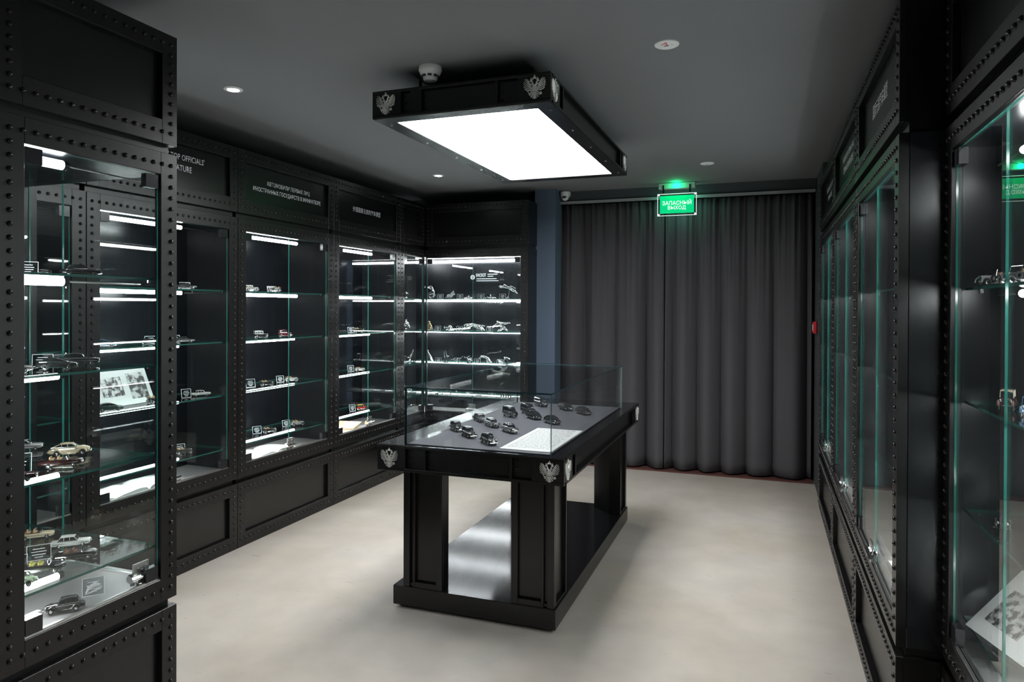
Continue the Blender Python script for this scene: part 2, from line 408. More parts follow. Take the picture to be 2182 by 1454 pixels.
    # LED tubes
    def led(u, v, y, z, r=tr):
        o = MB().cyl((u, y, z), (v, y, z), r, 12).build('light_tube', 'tube', t)
        c = MB(); c.cyl((u-0.016, y, z), (u, y, z), r*1.08, 12); c.cyl((v, y, z), (v+0.016, y, z), r*1.08, 12)
        c.build('end_cap', 'gloss', o)
        return o
    if tubes_all:
        led(sx0+0.02, sx1-0.03, 0.335, ZO1-0.012, 0.012)
        for z in shelves[1:] if len(shelves) > 3 else shelves: led(sx0+0.02, sx1-0.03, 0.345, z-0.018, 0.007)
        led(sx0+0.02, sx1-0.03, 0.345, shelves[0]-0.018, 0.006)
    else:
        led(tube[0], tube[1], 0.13, zt); led(tube[0], tube[1], 0.13, shelves[-1]-0.022)
        for z in shelves[:-1]: led(tube[0], tube[1], 0.15, z-0.019, tr*0.7)
        r = MB()
        for z in (zt, shelves[-1]-0.022):
            if tube[1]+0.02 < Wd-0.09: r.cyl((tube[1]+0.016, 0.13, z), (sx1-0.004, 0.13, z), 0.003, 8)
            else: r.cyl((sx0+0.004, 0.13, z), (tube[0]-0.016, 0.13, z), 0.003, 8)
        r.build('tube_wire', 'steel', t)
    # header
    MB().box(a+0.012, b-0.012, 0.03, D-0.002, ZT, ZH0).build('upper_reveal', 'black', t)
    hd = MB().box(a, b, 0.022, D, ZH0, ZH1).build('header', 'panel', t)
    ring(a, b, ZH0, ZH1, 0.066, 0.066, 0.086, 0.076, 0.0, 0.022).build('header_frame', 'black', hd, bev)
    p = rivet_run((xs0, ZH1-0.036), (xs1, ZH1-0.036), nx) + rivet_run((xs0, ZH0+0.042), (xs1, ZH0+0.042), nx)
    p += rivet_run((xs0, ZH0+0.042), (xs0, ZH1-0.036), 10)[1:-1] + rivet_run((xs1, ZH0+0.042), (xs1, ZH1-0.036), 10)[1:-1]
    put_rivets(hd, p, each)
    for (s, cx, cz, w, h) in lines:
        link('lettering', text_mesh('lettering', s, w, h, off=0.0 if ord(s[0]) > 0x3000 else 0.008), hd, loc=(cx, 0.0212, cz))
    return t

XL = -3.068; XR = 0.394; R90 = PI/2
cab_N = cabinet('tall riveted black glass cabinet jutting out in the left foreground with a blank header', 0.635, (-2.037, 1.34, 0), R90, D=0.755, each=True, doors=1,
        end_glass=True, tube=(0.075, 0.285), tr=0.015, group='riveted display cabinets')
cab_Z = cabinet('wall cabinet almost hidden behind the near left glass cabinet', 1.02, (XL, 1.405, 0), R90, tube=(0.10, 0.72), group='riveted display cabinets', top=False)
cab_A = cabinet('wall cabinet with an English header, its left half behind the near glass cabinet', 1.02, (XL, 2.425, 0), R90, tube=(0.10, 0.70), group='riveted display cabinets',
        lines=(('FOREIGN STATES\' TOP OFFICIALS\'', 0.500, 2.345, 0.535, 0.034), ('CARS IN MINIATURE', 0.505, 2.284, 0.335, 0.034)))
cab_B = cabinet('left wall cabinet with two lines of Russian lettering on its header', 1.015, (XL, 3.445, 0), R90, tube=(0.10, 0.74), group='riveted display cabinets',
        lines=(('АВТОМОБИЛИ ПЕРВЫХ ЛИЦ', 0.518, 2.316, 0.455, 0.034), ('ИНОСТРАННЫХ ГОСУДАРСТВ В МИНИАТЮРЕ', 0.518, 2.266, 0.715, 0.034)))
cab_C = cabinet('left wall cabinet with a Chinese header, last one before the corner', 1.02, (XL, 4.460, 0), R90, tube=(0.10, 0.74), group='riveted display cabinets',
        lines=(('外国国家元首的汽车模型', 0.50, 2.292, 0.42, 0.042),))
cab_K = cabinet('narrow corner cabinet with a single glass pane beside the Chinese header cabinet', 0.475, (XL, 5.480, 0), R90, shelves=(0.66, 0.97, 1.28, 1.59), right=False, doors=1, tube=(0.09, 0.45), tubes_all=True, group='riveted display cabinets', name='corner_cabinet')
cab_D = cabinet('end cabinet facing the room, filled with chrome mascots, under a blank header', 1.043, (XL+0.004, 5.955, 0), 0, D=0.40, shelves=(0.66, 0.97, 1.28, 1.59), left=False, doors=2, tubes_all=True, ext=0.30, group='riveted display cabinets', name='end_cabinet')
cab_E = cabinet('right wall cabinet at the far end, next to the curtain', 1.10, (XR, 5.755, 0), -R90, shelves=(0.60, 0.92, 1.245, 1.58), tube=(0.32, 0.98), group='riveted display cabinets',
        lines=(('LIMOUSINES OF STATE', 0.55, 2.34, 0.44, 0.034), ('IN MINIATURE', 0.55, 2.28, 0.28, 0.034)))
cab_F = cabinet('right wall cabinet in the middle, with two lines of Russian lettering', 1.115, (XR, 4.655, 0), -R90, shelves=(0.60, 0.92, 1.245, 1.58), tube=(0.32, 0.98), group='riveted display cabinets',
        lines=(('АВТОМОБИЛИ ПЕРВЫХ ЛИЦ', 0.55, 2.34, 0.50, 0.036), ('СТРАНЫ В МИНИАТЮРЕ', 0.55, 2.28, 0.45, 0.036)))
cab_G = cabinet('right wall cabinet with a short Chinese header, ending at a black side panel', 1.077, (XR, 3.540, 0), -R90, shelves=(0.60, 0.92, 1.245, 1.58), each=True, tube=(0.32, 0.94), group='riveted display cabinets',
        lines=(('国家元首汽车模型', 0.52, 2.31, 0.36, 0.060),))
MB().box(1.0755, 1.0765, 0.031, 0.38, ZG+0.002, ZT-0.002).build('outer_side_panel', 'gloss', cab_G)
cab_H = cabinet('closest right cabinet, cut off by the picture edge, with vintage open cars', 1.06, (0.520, 2.460, 0), -R90, D=0.46, shelves=(0.575, 0.90, 1.226, 1.567), each=True, tube=(0.25, 0.97), zt=1.93, group='riveted display cabinets')

# ------------------------------------------------------------------ double-headed eagle emblem (silver, in relief)
def emblem_mesh(size):
    mb = MB(); T = 0.004
    def stroke(pts, w0, w1):
        n = len(pts); L = []; R = []
        for i, (x, z) in enumerate(pts):
            ax, az = pts[max(i-1, 0)]; bx, bz = pts[min(i+1, n-1)]
            dx, dz = bx-ax, bz-az; l = math.hypot(dx, dz) or 1
            w = (w0+(w1-w0)*i/(n-1))/2
            L.append((x-dz/l*w, z+dx/l*w)); R.append((x+dz/l*w, z-dx/l*w))
        v = []; f = []
        for (lx, lz), (rx, rz_), (cx, cz) in zip(L, R, pts): v += [(lx*size, 0, lz*size), (cx*size, -T, cz*size), (rx*size, 0, rz_*size)]
        for i in range(n-1):
            k = 3*i; f += [(k, k+1, k+4, k+3), (k+1, k+2, k+5, k+4)]
        f += [(0, 2, 1), (3*n-3, 3*n-2, 3*n-1)]
        mb.add(v, f)
    def disc(x, z, r):
        mb.ball((x*size, 0, z*size), r*size, 10, 4, 0, (1, 0.3, 1))
    for s in (-1, 1):
        stroke([(s*.03, .56), (s*.09, .66), (s*.10, .73), (s*.15, .78)], .10, .05)      # neck
        disc(s*.150, .785, .05); stroke([(s*.17, .79), (s*.25, .765)], .05, .005)      # head, beak
        stroke([(s*.10, .84), (s*.20, .84)], .04, .04); stroke([(s*.15, .84), (s*.15, .93)], .06, .01)   # crown
        stroke([(s*.10, .62), (s*.20, .66), (s*.28, .78), (s*.31, .86)], .05, .03)       # wing arm
        for (a0, a1, a2) in (((.11, .39), (.33, .34), (.46, .47)), ((.12, .44), (.36, .43), (.49, .58)), ((.13, .49), (.37, .52), (.50, .69)), ((.14, .53), (.36, .60), (.49, .79)), ((.16, .57), (.34, .67), (.45, .88)), ((.18, .60), (.30, .72), (.38, .90))):
            q = [(s*((1-t)**2*a0[0]+2*t*(1-t)*a1[0]+t*t*a2[0]), (1-t)**2*a0[1]+2*t*(1-t)*a1[1]+t*t*a2[1]) for t in (0, .25, .5, .75, 1)]
            stroke(q, .055, .030)
        stroke([(s*.06, .36), (s*.14, .30), (s*.24, .24)], .07, .04)                     # leg
        for k, a in enumerate((18, 40, 62)):
            ex, ez = math.sin(D2R(a))*.26, .30-math.cos(D2R(a))*.29
            stroke([(s*.03, .30), (s*ex*.6, .30-(.30-ez)*.6), (s*ex, ez)], .03, .055)
    disc(.28, .22, .055); stroke([(.28, .27), (.28, .32)], .03, .02)                      # orb
    stroke([(-.22, .16), (-.30, .34), (-.37, .44)], .035, .04)                            # sceptre
    stroke([(0, .30), (0, .0)], .05, .07)
    mb.ball((0, 0, .47*size), .12*size, 12, 6, 0, (1, 0.10/1.2, 1.35))
    stroke([(-.09, .90), (.09, .90)], .06, .06); disc(0, .94, .05); stroke([(0, .95), (0, 1.03)], .02, .03); stroke([(-.03, 1.0), (.03, 1.0)], .02, .02)
    for s in (-1, 1): stroke([(s*.07, .86), (s*.12, .80)], .02, .02)
    return mb.mesh('eagle_emblem', ['silver'])
EMB = emblem_mesh(0.092)
EMB_BIG = emblem_mesh(0.10)
def bolts(parent, pts, axis):
    mb = MB()
    for (x, y, z) in pts:
        d = {'-y': (0, -0.006, 0), '+x': (0.006, 0, 0), '-x': (-0.006, 0, 0), '+y': (0, 0.006, 0)}[axis]
        mb.cyl((x, y, z), (x+d[0], y+d[1], z+d[2]), 0.0055, 6, 0, 0.0045)
    mb.build('bolts', 'rivet', parent)['kind'] = 'stuff'

def beam_side(parent, x0, x1, z0, z1, rec, flange, segs, flip=1, emb=0.0, em=None, ez=0.0):
    """I-beam side in local x-z, front at local y=0 (facing -y): web set back by rec, flanges and stiffener plates in front"""
    mb = MB()
    mb.box(x0, x1, rec, rec+0.02, z0, z1)
    mb.box(x0, x1, 0, rec, z0, z0+flange); mb.box(x0, x1, 0, rec, z1-flange, z1)
    for a, b in segs: mb.box(a, b, 0.001, rec, z0+flange, z1-flange)
    return mb

# ------------------------------------------------------------------ display table
TX0, TX1, TY0, TY1, TZ0, TZ1 = -1.760, -0.823, 2.922, 4.84, 0.718, 0.840
tbl = thing('display_table', 'black riveted beam table carrying the glass case in mid room', 'table', (-1.29, 3.9, 0))
OX, OY = 1.29, -3.9     # children are written in world numbers and shifted into the table
def T(mb): mb.v = [(x+OX, y+OY, z) for x, y, z in mb.v]; return mb
base = T(MB().box(-1.744, -0.897, 3.05, 4.833, 0.016, 0.109)).build('base_plinth', 'panel', tbl, 0.0015)
T(MB().box(-1.742, -0.899, 3.052, 4.831, 0.109, 0.1105)).build('plinth_top', 'base_top', base)
T(MB().box(-1.72, -0.92, 3.08, 4.80, 0.0, 0.016)).build('plinth_foot', 'black', base)
def post(cx, cy, sx, sy):
    """square post with chamfered inner corner; outer corner at (cx,cy); sx,sy point outwards"""
    s, c, st, rec = 0.212, 0.135, 0.030, 0.018
    z0, z1 = 0.1105, TZ0
    P = lambda u, v: (cx - sx*u, cy - sy*v)      # u,v measured inwards from the outer corner
    mb = MB()
    core = [P(rec, rec), P(s, rec), P(s, s-c+0.0), P(s-c, s), P(rec, s)]
    core = [P(rec, rec), P(s, rec), P(s, s-c), P(s-c, s), P(rec, s)]
    if sx*sy < 0: core = core[::-1]
    mb.prism(core, z0, z1)
    def bx(u0, u1, v0, v1, za, zb):
        a = P(u0, v0); b = P(u1, v1)
        mb.box(min(a[0], b[0]), max(a[0], b[0]), min(a[1], b[1]), max(a[1], b[1]), za, zb)
    # outer face along x (v from 0 to rec): corner strip, groove, wide frame with recessed panel
    bx(0, 0.034, 0, rec, z0, z1)
    bx(0.052, 0.064, 0, rec, z0, z1); bx(s-0.032, s, 0, rec, z0, z1)
    bx(0.064, s-0.032, 0, rec, z0, z0+0.028)
    bx(0.034, 0.052, 0.008, rec, z0, z0+0.02)
    # outer face along y
    bx(0, rec, s-0.012, s, z0, z1); bx(0, rec, rec, 0.034, z0, z1)
    bx(0, rec, 0.034, s-0.012, z0, z0+0.012)
    return mb
for (cx, cy, sx, sy) in ((-1.690, 3.056, -1, -1), (-0.905, 3.056, 1, -1), (-1.690, 4.826, -1, 1), (-0.905, 4.826, 1, 1)):
    T(post(cx, cy, sx, sy)).build('post', 'panel', tbl, 0.0012)
    fo = MB()
    # foot flange on the chamfered inner face
# apron: four I-beam sides
apron = T(MB().box(TX0+0.03, TX1-0.03, TY0+0.03, TY1-0.03, TZ0+0.004, TZ1-0.001)).build('apron', 'black', tbl)
def side(parent, origin, rz, L, z0, z1, segs, boltx, emb_x, em, zc, cen=(OX, OY)):
    h = bpy.data.objects
    e0 = 0 if L < 1.2 else 0.0222; mb = beam_side(None, e0, L-e0, z0, z1, 0.022, 0.013, [(max(a, e0), min(b, L-e0)) for a, b in segs])
    R = Matrix.Rotation(rz, 4, 'Z'); Tm = Matrix.Translation((origin[0]+cen[0], origin[1]+cen[1], 0)) @ R
    def tr(m): m.v = [tuple(Tm @ Vector(p)) for p in m.v]; return m
    o = tr(mb).build('side_beam', 'panel', parent, 0.001)
    b = MB()
    for x in boltx:
        for k in range(3):
            z = z0+0.030+(z1-z0-0.06)*k/2
            b.lathe([(0.0065, 0.022), (0.0062, 0.018), (0.004, 0.0155), (0.0, 0.015)], 8, 0, (x, 0, z), 'y')
    tr(b).build('bolts', 'rivet', o)['kind'] = 'stuff'
    for x in emb_x:
        e = link('eagle_emblem', em, o); e.matrix_local = Tm @ Matrix.Translation((x, -0.0005, zc))
    return o
LF = TX1-TX0; LS = TY1-TY0
def segs_for(L):
    return [(0, 0.150), (0.200, 0.258), (L-0.258, L-0.245), (L-0.150, L)] if L < 1.2 else [(0, 0.150), (0.20, 0.215), (L-0.215, L-0.20), (L-0.150, L)]
def bolts_for(L): return (0.165, 0.272, L-0.228) if L < 1.2 else (0.168, L-0.168)
for (org, rz, L) in (((TX0, TY0), 0, LF), ((TX1, TY0), PI/2, LS), ((TX1, TY1), PI, LF), ((TX0, TY1), -PI/2, LS)):
    side(apron, org, rz, L, TZ0, TZ1, segs_for(L), bolts_for(L), (0.066, L-0.066), EMB, TZ0+0.014)
top = T(MB().box(TX0+0.002, TX1-0.002, TY0+0.002, TY1-0.002, TZ1-0.001, TZ1+0.003)).build('table_top', 'base_top', tbl, 0.001)
CX0, CX1, CY0, CY1, CZ1 = -1.624, -0.888, 2.945, 4.560, 1.122
# glass case standing on the table
case = thing('glass_case', 'low clear glass case over the black limousine models on the table', 'case', (-1.256, 3.75, TZ1+0.003))
def C(mb): mb.v = [(x+1.256, y-3.75, z-TZ1-0.003) for x, y, z in mb.v]; return mb
g = 0.008; z0, z1 = TZ1+0.003, CZ1
C(MB().box(CX0+0.012, CX1-0.012, CY0+0.012, CY1-0.012, TZ1+0.003, TZ1+0.007)).build('display_mat', 'mat_grey', case)
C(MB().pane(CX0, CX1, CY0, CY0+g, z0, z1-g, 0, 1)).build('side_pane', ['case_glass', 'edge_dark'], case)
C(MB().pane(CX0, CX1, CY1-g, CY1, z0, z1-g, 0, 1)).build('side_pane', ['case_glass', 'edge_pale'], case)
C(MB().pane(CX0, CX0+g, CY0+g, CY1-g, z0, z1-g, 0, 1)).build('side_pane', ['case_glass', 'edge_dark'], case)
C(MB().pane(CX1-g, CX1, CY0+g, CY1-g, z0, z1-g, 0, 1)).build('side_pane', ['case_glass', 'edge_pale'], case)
C(MB().pane(CX0, CX1, CY0, CY1, z1-g, z1, 0, 1)).build('top_pane', ['case_glass', 'edge_dark'], case)

# ------------------------------------------------------------------ suspended light box
LX0, LX1, LY0, LY1, LZ0, LZ1 = -1.750, -0.870, 2.853, 4.613, 2.395, 2.522
lb = thing('light_box', 'large black framed light box with white glowing panel below the ceiling', 'lamp', (-1.31, 3.733, CEIL))
cen = (1.31, -3.733)
def Q(mb): mb.v = [(x+1.31, y-3.733, z-CEIL) for x, y, z in mb.v]; return mb
fr = Q(MB().box(LX0+0.025, LX1-0.025, LY0+0.025, LY1-0.025, LZ0+0.02, LZ1)).build('housing', 'black', lb)
def side2(org, rz, L):
    R = Matrix.Rotation(rz, 4, 'Z'); Tm = Matrix.Translation((org[0]+cen[0], org[1]+cen[1], -CEIL)) @ R
    e0 = 0 if L < 1.2 else 0.0202; mb = beam_side(None, e0, L-e0, LZ0, LZ1, 0.02, 0.012, [(max(a, e0), min(b, L-e0)) for a, b in segs_for(L)]); mb.v = [tuple(Tm @ Vector(p)) for p in mb.v]
    o = mb.build('side_beam', 'panel', lb, 0.001)
    b = MB()
    for x in bolts_for(L):
        for k in range(3): b.lathe([(0.0065, 0.02), (0.0062, 0.016), (0.004, 0.0135), (0.0, 0.013)], 8, 0, (x, 0, LZ0+0.03+(LZ1-LZ0-0.06)*k/2), 'y')
    b.v = [tuple(Tm @ Vector(p)) for p in b.v]
    b.build('bolts', 'rivet', o)['kind'] = 'stuff'
    for x in (0.072, L-0.072):
        e = link('eagle_emblem', EMB_BIG, o); e.matrix_local = Tm @ Matrix.Translation((x, -0.0005, LZ0+0.014))
for (org, rz, L) in (((LX0, LY0), 0, LX1-LX0), ((LX1, LY0), PI/2, LY1-LY0), ((LX1, LY1), PI, LX1-LX0), ((LX0, LY1), -PI/2, LY1-LY0)): side2(org, rz, L)
rim = MB(); bw = 0.085
rim.box(LX0+0.002, LX1-0.002, LY0+0.002, LY0+bw, LZ0-0.004, LZ0+0.004); rim.box(LX0+0.002, LX1-0.002, LY1-bw, LY1-0.002, LZ0-0.004, LZ0+0.004)
rim.box(LX0+0.002, LX0+bw, LY0+bw, LY1-bw, LZ0-0.004, LZ0+0.004); rim.box(LX1-bw, LX1-0.002, LY0+bw, LY1-bw, LZ0-0.004, LZ0+0.004)
rm = Q(rim).build('lower_rim', 'panel', lb, 0.001)
sc = MB()
for i in range(5):
    y = LY0+0.12+(LY1-LY0-0.24)*i/4
    for x in (LX0+0.035, LX1-0.035): sc.cyl((x, y, LZ0-0.007), (x, y, LZ0-0.004), 0.006, 8)
Q(sc).build('screws', 'steel', rm)['kind'] = 'stuff'
Q(MB().box(LX0+bw, LX1-bw, LY0+bw, LY1-bw, LZ0+0.001, LZ0+0.005)).build('diffuser', 'diffuser', lb)
hg = MB()
for x in (LX0+0.15, LX1-0.15):
    for y in (LY0+0.2, LY1-0.2): hg.cyl((x, y, LZ1), (x, y, CEIL), 0.008, 8)
Q(hg).build('hanger', 'black', lb)

# ------------------------------------------------------------------ curtains and rail
def curtain(x0, x1, label, seed):
    rnd = random.Random(seed); mb = MB()
    nx, nz = int((x1-x0)*110), 26
    ph = rnd.random()*6
    def yy(x, z):
        k = (z-0.03)/2.47                      # 1 at the top, 0 at the hem
        u = x*12.6+ph+0.8*math.sin(x*3.1+ph)
        low = 0.125*(0.62-abs(math.sin(u))**0.8)+0.014*math.sin(x*31+1.7*ph)
        pleat = 0.011*math.sin(x*95+ph)+0.008*math.sin(x*151)
        return 6.515 + low*(1-0.72*k**2) + pleat*k**4
    v = []; f = []
    for j in range(nz+1):
        z = 0.028+(2.475)*j/nz
        for i in range(nx+1):
            x = x0+(x1-x0)*i/nx; v.append((x, yy(x, z), z))
    for j in range(nz):
        for i in range(nx): k = j*(nx+1)+i; f.append((k, k+1, k+nx+2, k+nx+1))
    mb.add(v, f, 0, True)
    o = mb.build('curtain', 'curtain')
    sd = o.modifiers.new('cloth_thickness', 'SOLIDIFY'); sd.thickness = 0.003
    tag(o, label, 'curtain', 'dark curtains on the back wall')
curtain(-1.885, -0.876, 'charcoal curtain hanging beside the blue-grey pilaster', 3)
curtain(-0.868, 0.385, 'charcoal curtain hanging below the exit sign and beside the right cabinets', 8)
rail = MB().box(-1.915, 0.398, BACK-0.022, BACK-0.001, 2.500, 2.524).box(-1.915, 0.398, BACK-0.026, BACK-0.022, 2.498, 2.504).build('curtain_rail', 'white')
rail.data.materials.clear(); rail.data.materials.append(mat('grey_white_rail', (0.34, 0.34, 0.345), 0.5))
tag(rail, 'pale curtain rail along the top of the back wall opening', 'curtain rail')

# ------------------------------------------------------------------ exit sign
SGX, SGY = -0.738, 6.28
sg = thing('exit_sign', 'lit green exit sign with Russian lettering hanging before the curtain', 'sign', (SGX, SGY, CEIL))
hous = MB().box(-0.158, 0.158, -0.03, 0.03, -0.052, -0.002).build('sign_housing', 'white', sg, 0.003)
hous.data.materials.clear(); hous.data.materials.append(mat('grey_sign_housing', (0.42, 0.43, 0.43), 0.5))
for x in (-0.115, 0.115): MB().box(x-0.006, x+0.006, -0.034, 0.0, -0.094, -0.02).build('bracket', 'black', sg)
MB().ball((0, -0.02, -0.006), 0.008, 10, 6).build('indicator_lamp', 'led_green', sg)
pl = MB().pane(-0.170, 0.170, -0.006, 0.004, -0.290, -0.092, 0, 1).build('acrylic_plate', ['acryl', 'edge_pale'], sg)
gp = MB().box(-0.148, 0.148, -0.010, -0.007, -0.268, -0.112).build('green_panel', 'sign_green', sg)
link('lettering', text_mesh('lettering', 'ЗАПАСНЫЙ', 0.252, 0.046, 'sign_white', 0.009), gp, loc=(0, -0.0108, -0.172))
link('lettering', text_mesh('lettering', 'ВЫХОД', 0.156, 0.040, 'sign_white', 0.009), gp, loc=(0, -0.0108, -0.222))
st = MB()
for x in (-0.157, 0.157):
    for z in (-0.278, -0.104): st.cyl((x, -0.014, z), (x, -0.004, z), 0.007, 10)
st.build('stud', 'sign_white', sg)
fr_ = MB()
for z in (-0.288, -0.096): fr_.box(-0.170, 0.170, -0.009, -0.006, z-0.002, z+0.002)
for x in (-0.168, 0.168): fr_.box(x-0.002, x+0.002, -0.009, -0.006, -0.288, -0.096)
fr_.build('lit_edge', 'sign_white', sg)
lt = bpy.data.objects.new('sign_glow', bpy.data.lights.new('sign_glow', 'POINT')); COL.objects.link(lt); lt.parent = sg
lt.data.energy = 0.30; lt.data.color = (0.0, 1.0, 0.3); lt.data.shadow_soft_size = 0.02; lt.location = (0, -0.07, -0.035)
lt2 = bpy.data.objects.new('sign_spill', bpy.data.lights.new('sign_spill', 'AREA')); COL.objects.link(lt2); lt2.parent = sg
lt2.data.energy = 0.22; lt2.data.color = (0.35, 1.0, 0.75); lt2.data.shape = 'RECTANGLE'; lt2.data.size = 0.3; lt2.data.size_y = 0.16
lt2.location = (0, 0.012, -0.19); lt2.rotation_euler = (PI/2, 0, 0)

# ------------------------------------------------------------------ ceiling fittings
def downlight(x, y, label, on=True):
    t = thing('downlight', label, 'lamp', (x, y, CEIL), 0, 'recessed spot lamps')
    MB().lathe([(0.028, -0.001), (0.030, -0.006), (0.046, -0.004), (0.048, 0.0)], 24).build('trim_ring', 'white', t)
    MB().lathe([(0.0, -0.002), (0.028, -0.002)], 20).build('lens', 'lamp', t)
    l = bpy.data.objects.new('spot', bpy.data.lights.new('spot', 'SPOT')); COL.objects.link(l); l.parent = t
    l.data.energy = DOWN_W; l.data.spot_size = D2R(95); l.data.spot_blend = 0.7; l.data.shadow_soft_size = 0.03; l.location = (0, 0, -0.012)
downlight(-2.566, 2.846, 'lit recessed spot lamp above the English header cabinet')
downlight(-2.592, 5.272, 'lit recessed spot lamp above the Chinese header corner')
downlight(-1.30, 0.6, 'added unseen fill lamp in the ceiling to the left of the viewer')  # this lamp and the next are added out of view as fill light
downlight(-0.35, -0.9, 'added unseen fill lamp in the ceiling behind the viewer')
def ceil_disc(x, y, label, red):
    t = thing('ceiling_speaker', label, 'speaker', (x, y, CEIL), 0, 'round white ceiling discs')
    MB().lathe([(0.0, -0.007), (0.045, -0.007), (0.051, -0.004), (0.052, 0.0)], 28).build('disc', 'lamp_off', t)
    MB().box(-0.012, 0.008, -0.002, 0.003, -0.0085, -0.0068).build('slot', 'print_dark', t)
    if red:
        o = link('lettering', text_mesh('lettering', 'A', 0.030, 0.034, 'red'), t, loc=(-0.004, -0.026, -0.0082)); o.rotation_euler = (-PI/2, 0, D2R(200))
        MB().ball((0.022, -0.004, -0.007), 0.002, 6, 4).build('screw', 'print_dark', t)
ceil_disc(-0.3946, 2.975, 'white ceiling disc with a red letter A in front of the light box', True)
ceil_disc(-0.4206, 5.505, 'plain white ceiling disc to the right above the exit sign', False)
sd_ = thing('smoke_detector', 'white round smoke detector on the ceiling by the light box', 'detector', (-1.465, 2.892, CEIL))
MB().lathe([(0.0, 0.0), (0.052, 0.0), (0.054, -0.018), (0.050, -0.026), (0.047, -0.027)], 28).build('mount', 'white', sd_)
hd = MB().lathe([(0.050, -0.026), (0.046, -0.036), (0.034, -0.046), (0.033, -0.058), (0.028, -0.066), (0.0, -0.068)], 28).build('sensor_head', 'white', sd_)
vn = MB()
for i in range(8):
    a = 2*PI*i/8+0.39
    R_ = Matrix.Rotation(a, 4, 'Z')
    q = MB().box(0.0335, 0.041, -0.009, 0.009, -0.050, -0.041); q.v = [tuple(R_ @ Vector(p)) for p in q.v]; vn.add(q.v, q.f)
vn.build('vent', 'print_dark', hd)
cc = thing('security_camera', 'small white dome camera on the wall above the curtain rail', 'camera', (-1.79, BACK, 2.582))
MB().lathe([(0.0, 0.035), (0.040, 0.035), (0.048, 0.028), (0.047, -0.005), (0.038, -0.022), (0.0, -0.022)], 24, 0, (0, -0.052, 0)).box(-0.04, 0.04, -0.05, -0.001, -0.005, 0.033).build('housing', 'white', cc)
eye = MB().ball((0, -0.058, -0.022), 0.034, 18, 12).build('eyeball', 'white', cc)
MB().box(-0.017, 0.017, -0.093, -0.080, -0.034, -0.016).build('lens_window', 'gloss', eye)
fa = thing('fire_alarm_point', 'small red call point on the wall end beside the far right cabinet', 'alarm', (0.405, 6.27, 1.35))
MB().box(-0.028, 0.0, -0.05, 0.05, -0.05, 0.05).build('casing', 'red', fa, 0.005)
MB().box(-0.031, -0.028, -0.026, 0.026, -0.026, 0.026).build('push_plate', 'white', fa)

# ------------------------------------------------------------------ model cars (1:43), built once per kind and paint, then copied
K = 1/43.0
def sc3(pts): return [(x*K, y*K, z*K) for x, y, z in pts]
def loft_body(stations):
    R = []
    for x, hw, zb, zs, zt in stations:
        half = [(hw*.86, zb), (hw*.97, zb+.10*(zs-zb)), (hw, zb+.45*(zs-zb)), (hw*.985, zb+.80*(zs-zb)), (hw*.93, zs), (hw*.72, zt-.25*(zt-zs)), (hw*.30, zt)]
        R.append(sc3([(x, y, z) for y, z in half] + [(x, -y, z) for y, z in half[::-1]]))
    return R
def cabin(xs, zb, zr, wb, wt, crown=.05):
    """xs = (rear foot, rear roof, front roof, front foot)"""
    a, b, c, d = xs; R = []
    for x, z in ((a, zb), (a+(b-a)*.55, zb+(zr-zb)*.68), (b, zr-.04), ((b+c)/2, zr), (c, zr-.05), (c+(d-c)*.45, zb+(zr-zb)*.62), (d, zb)):
        t = (z-zb)/(zr-zb); w = wb+(wt-wb)*t
        half = [(wb, zb-.06), (wb+(w-wb)*.5, zb+(z-zb)*.5), (w, z-crown*t), (w*.6, z)]
        R.append(sc3([(x, y, zz) for y, zz in half] + [(x, -y, zz) for y, zz in half[::-1]]))
    return R
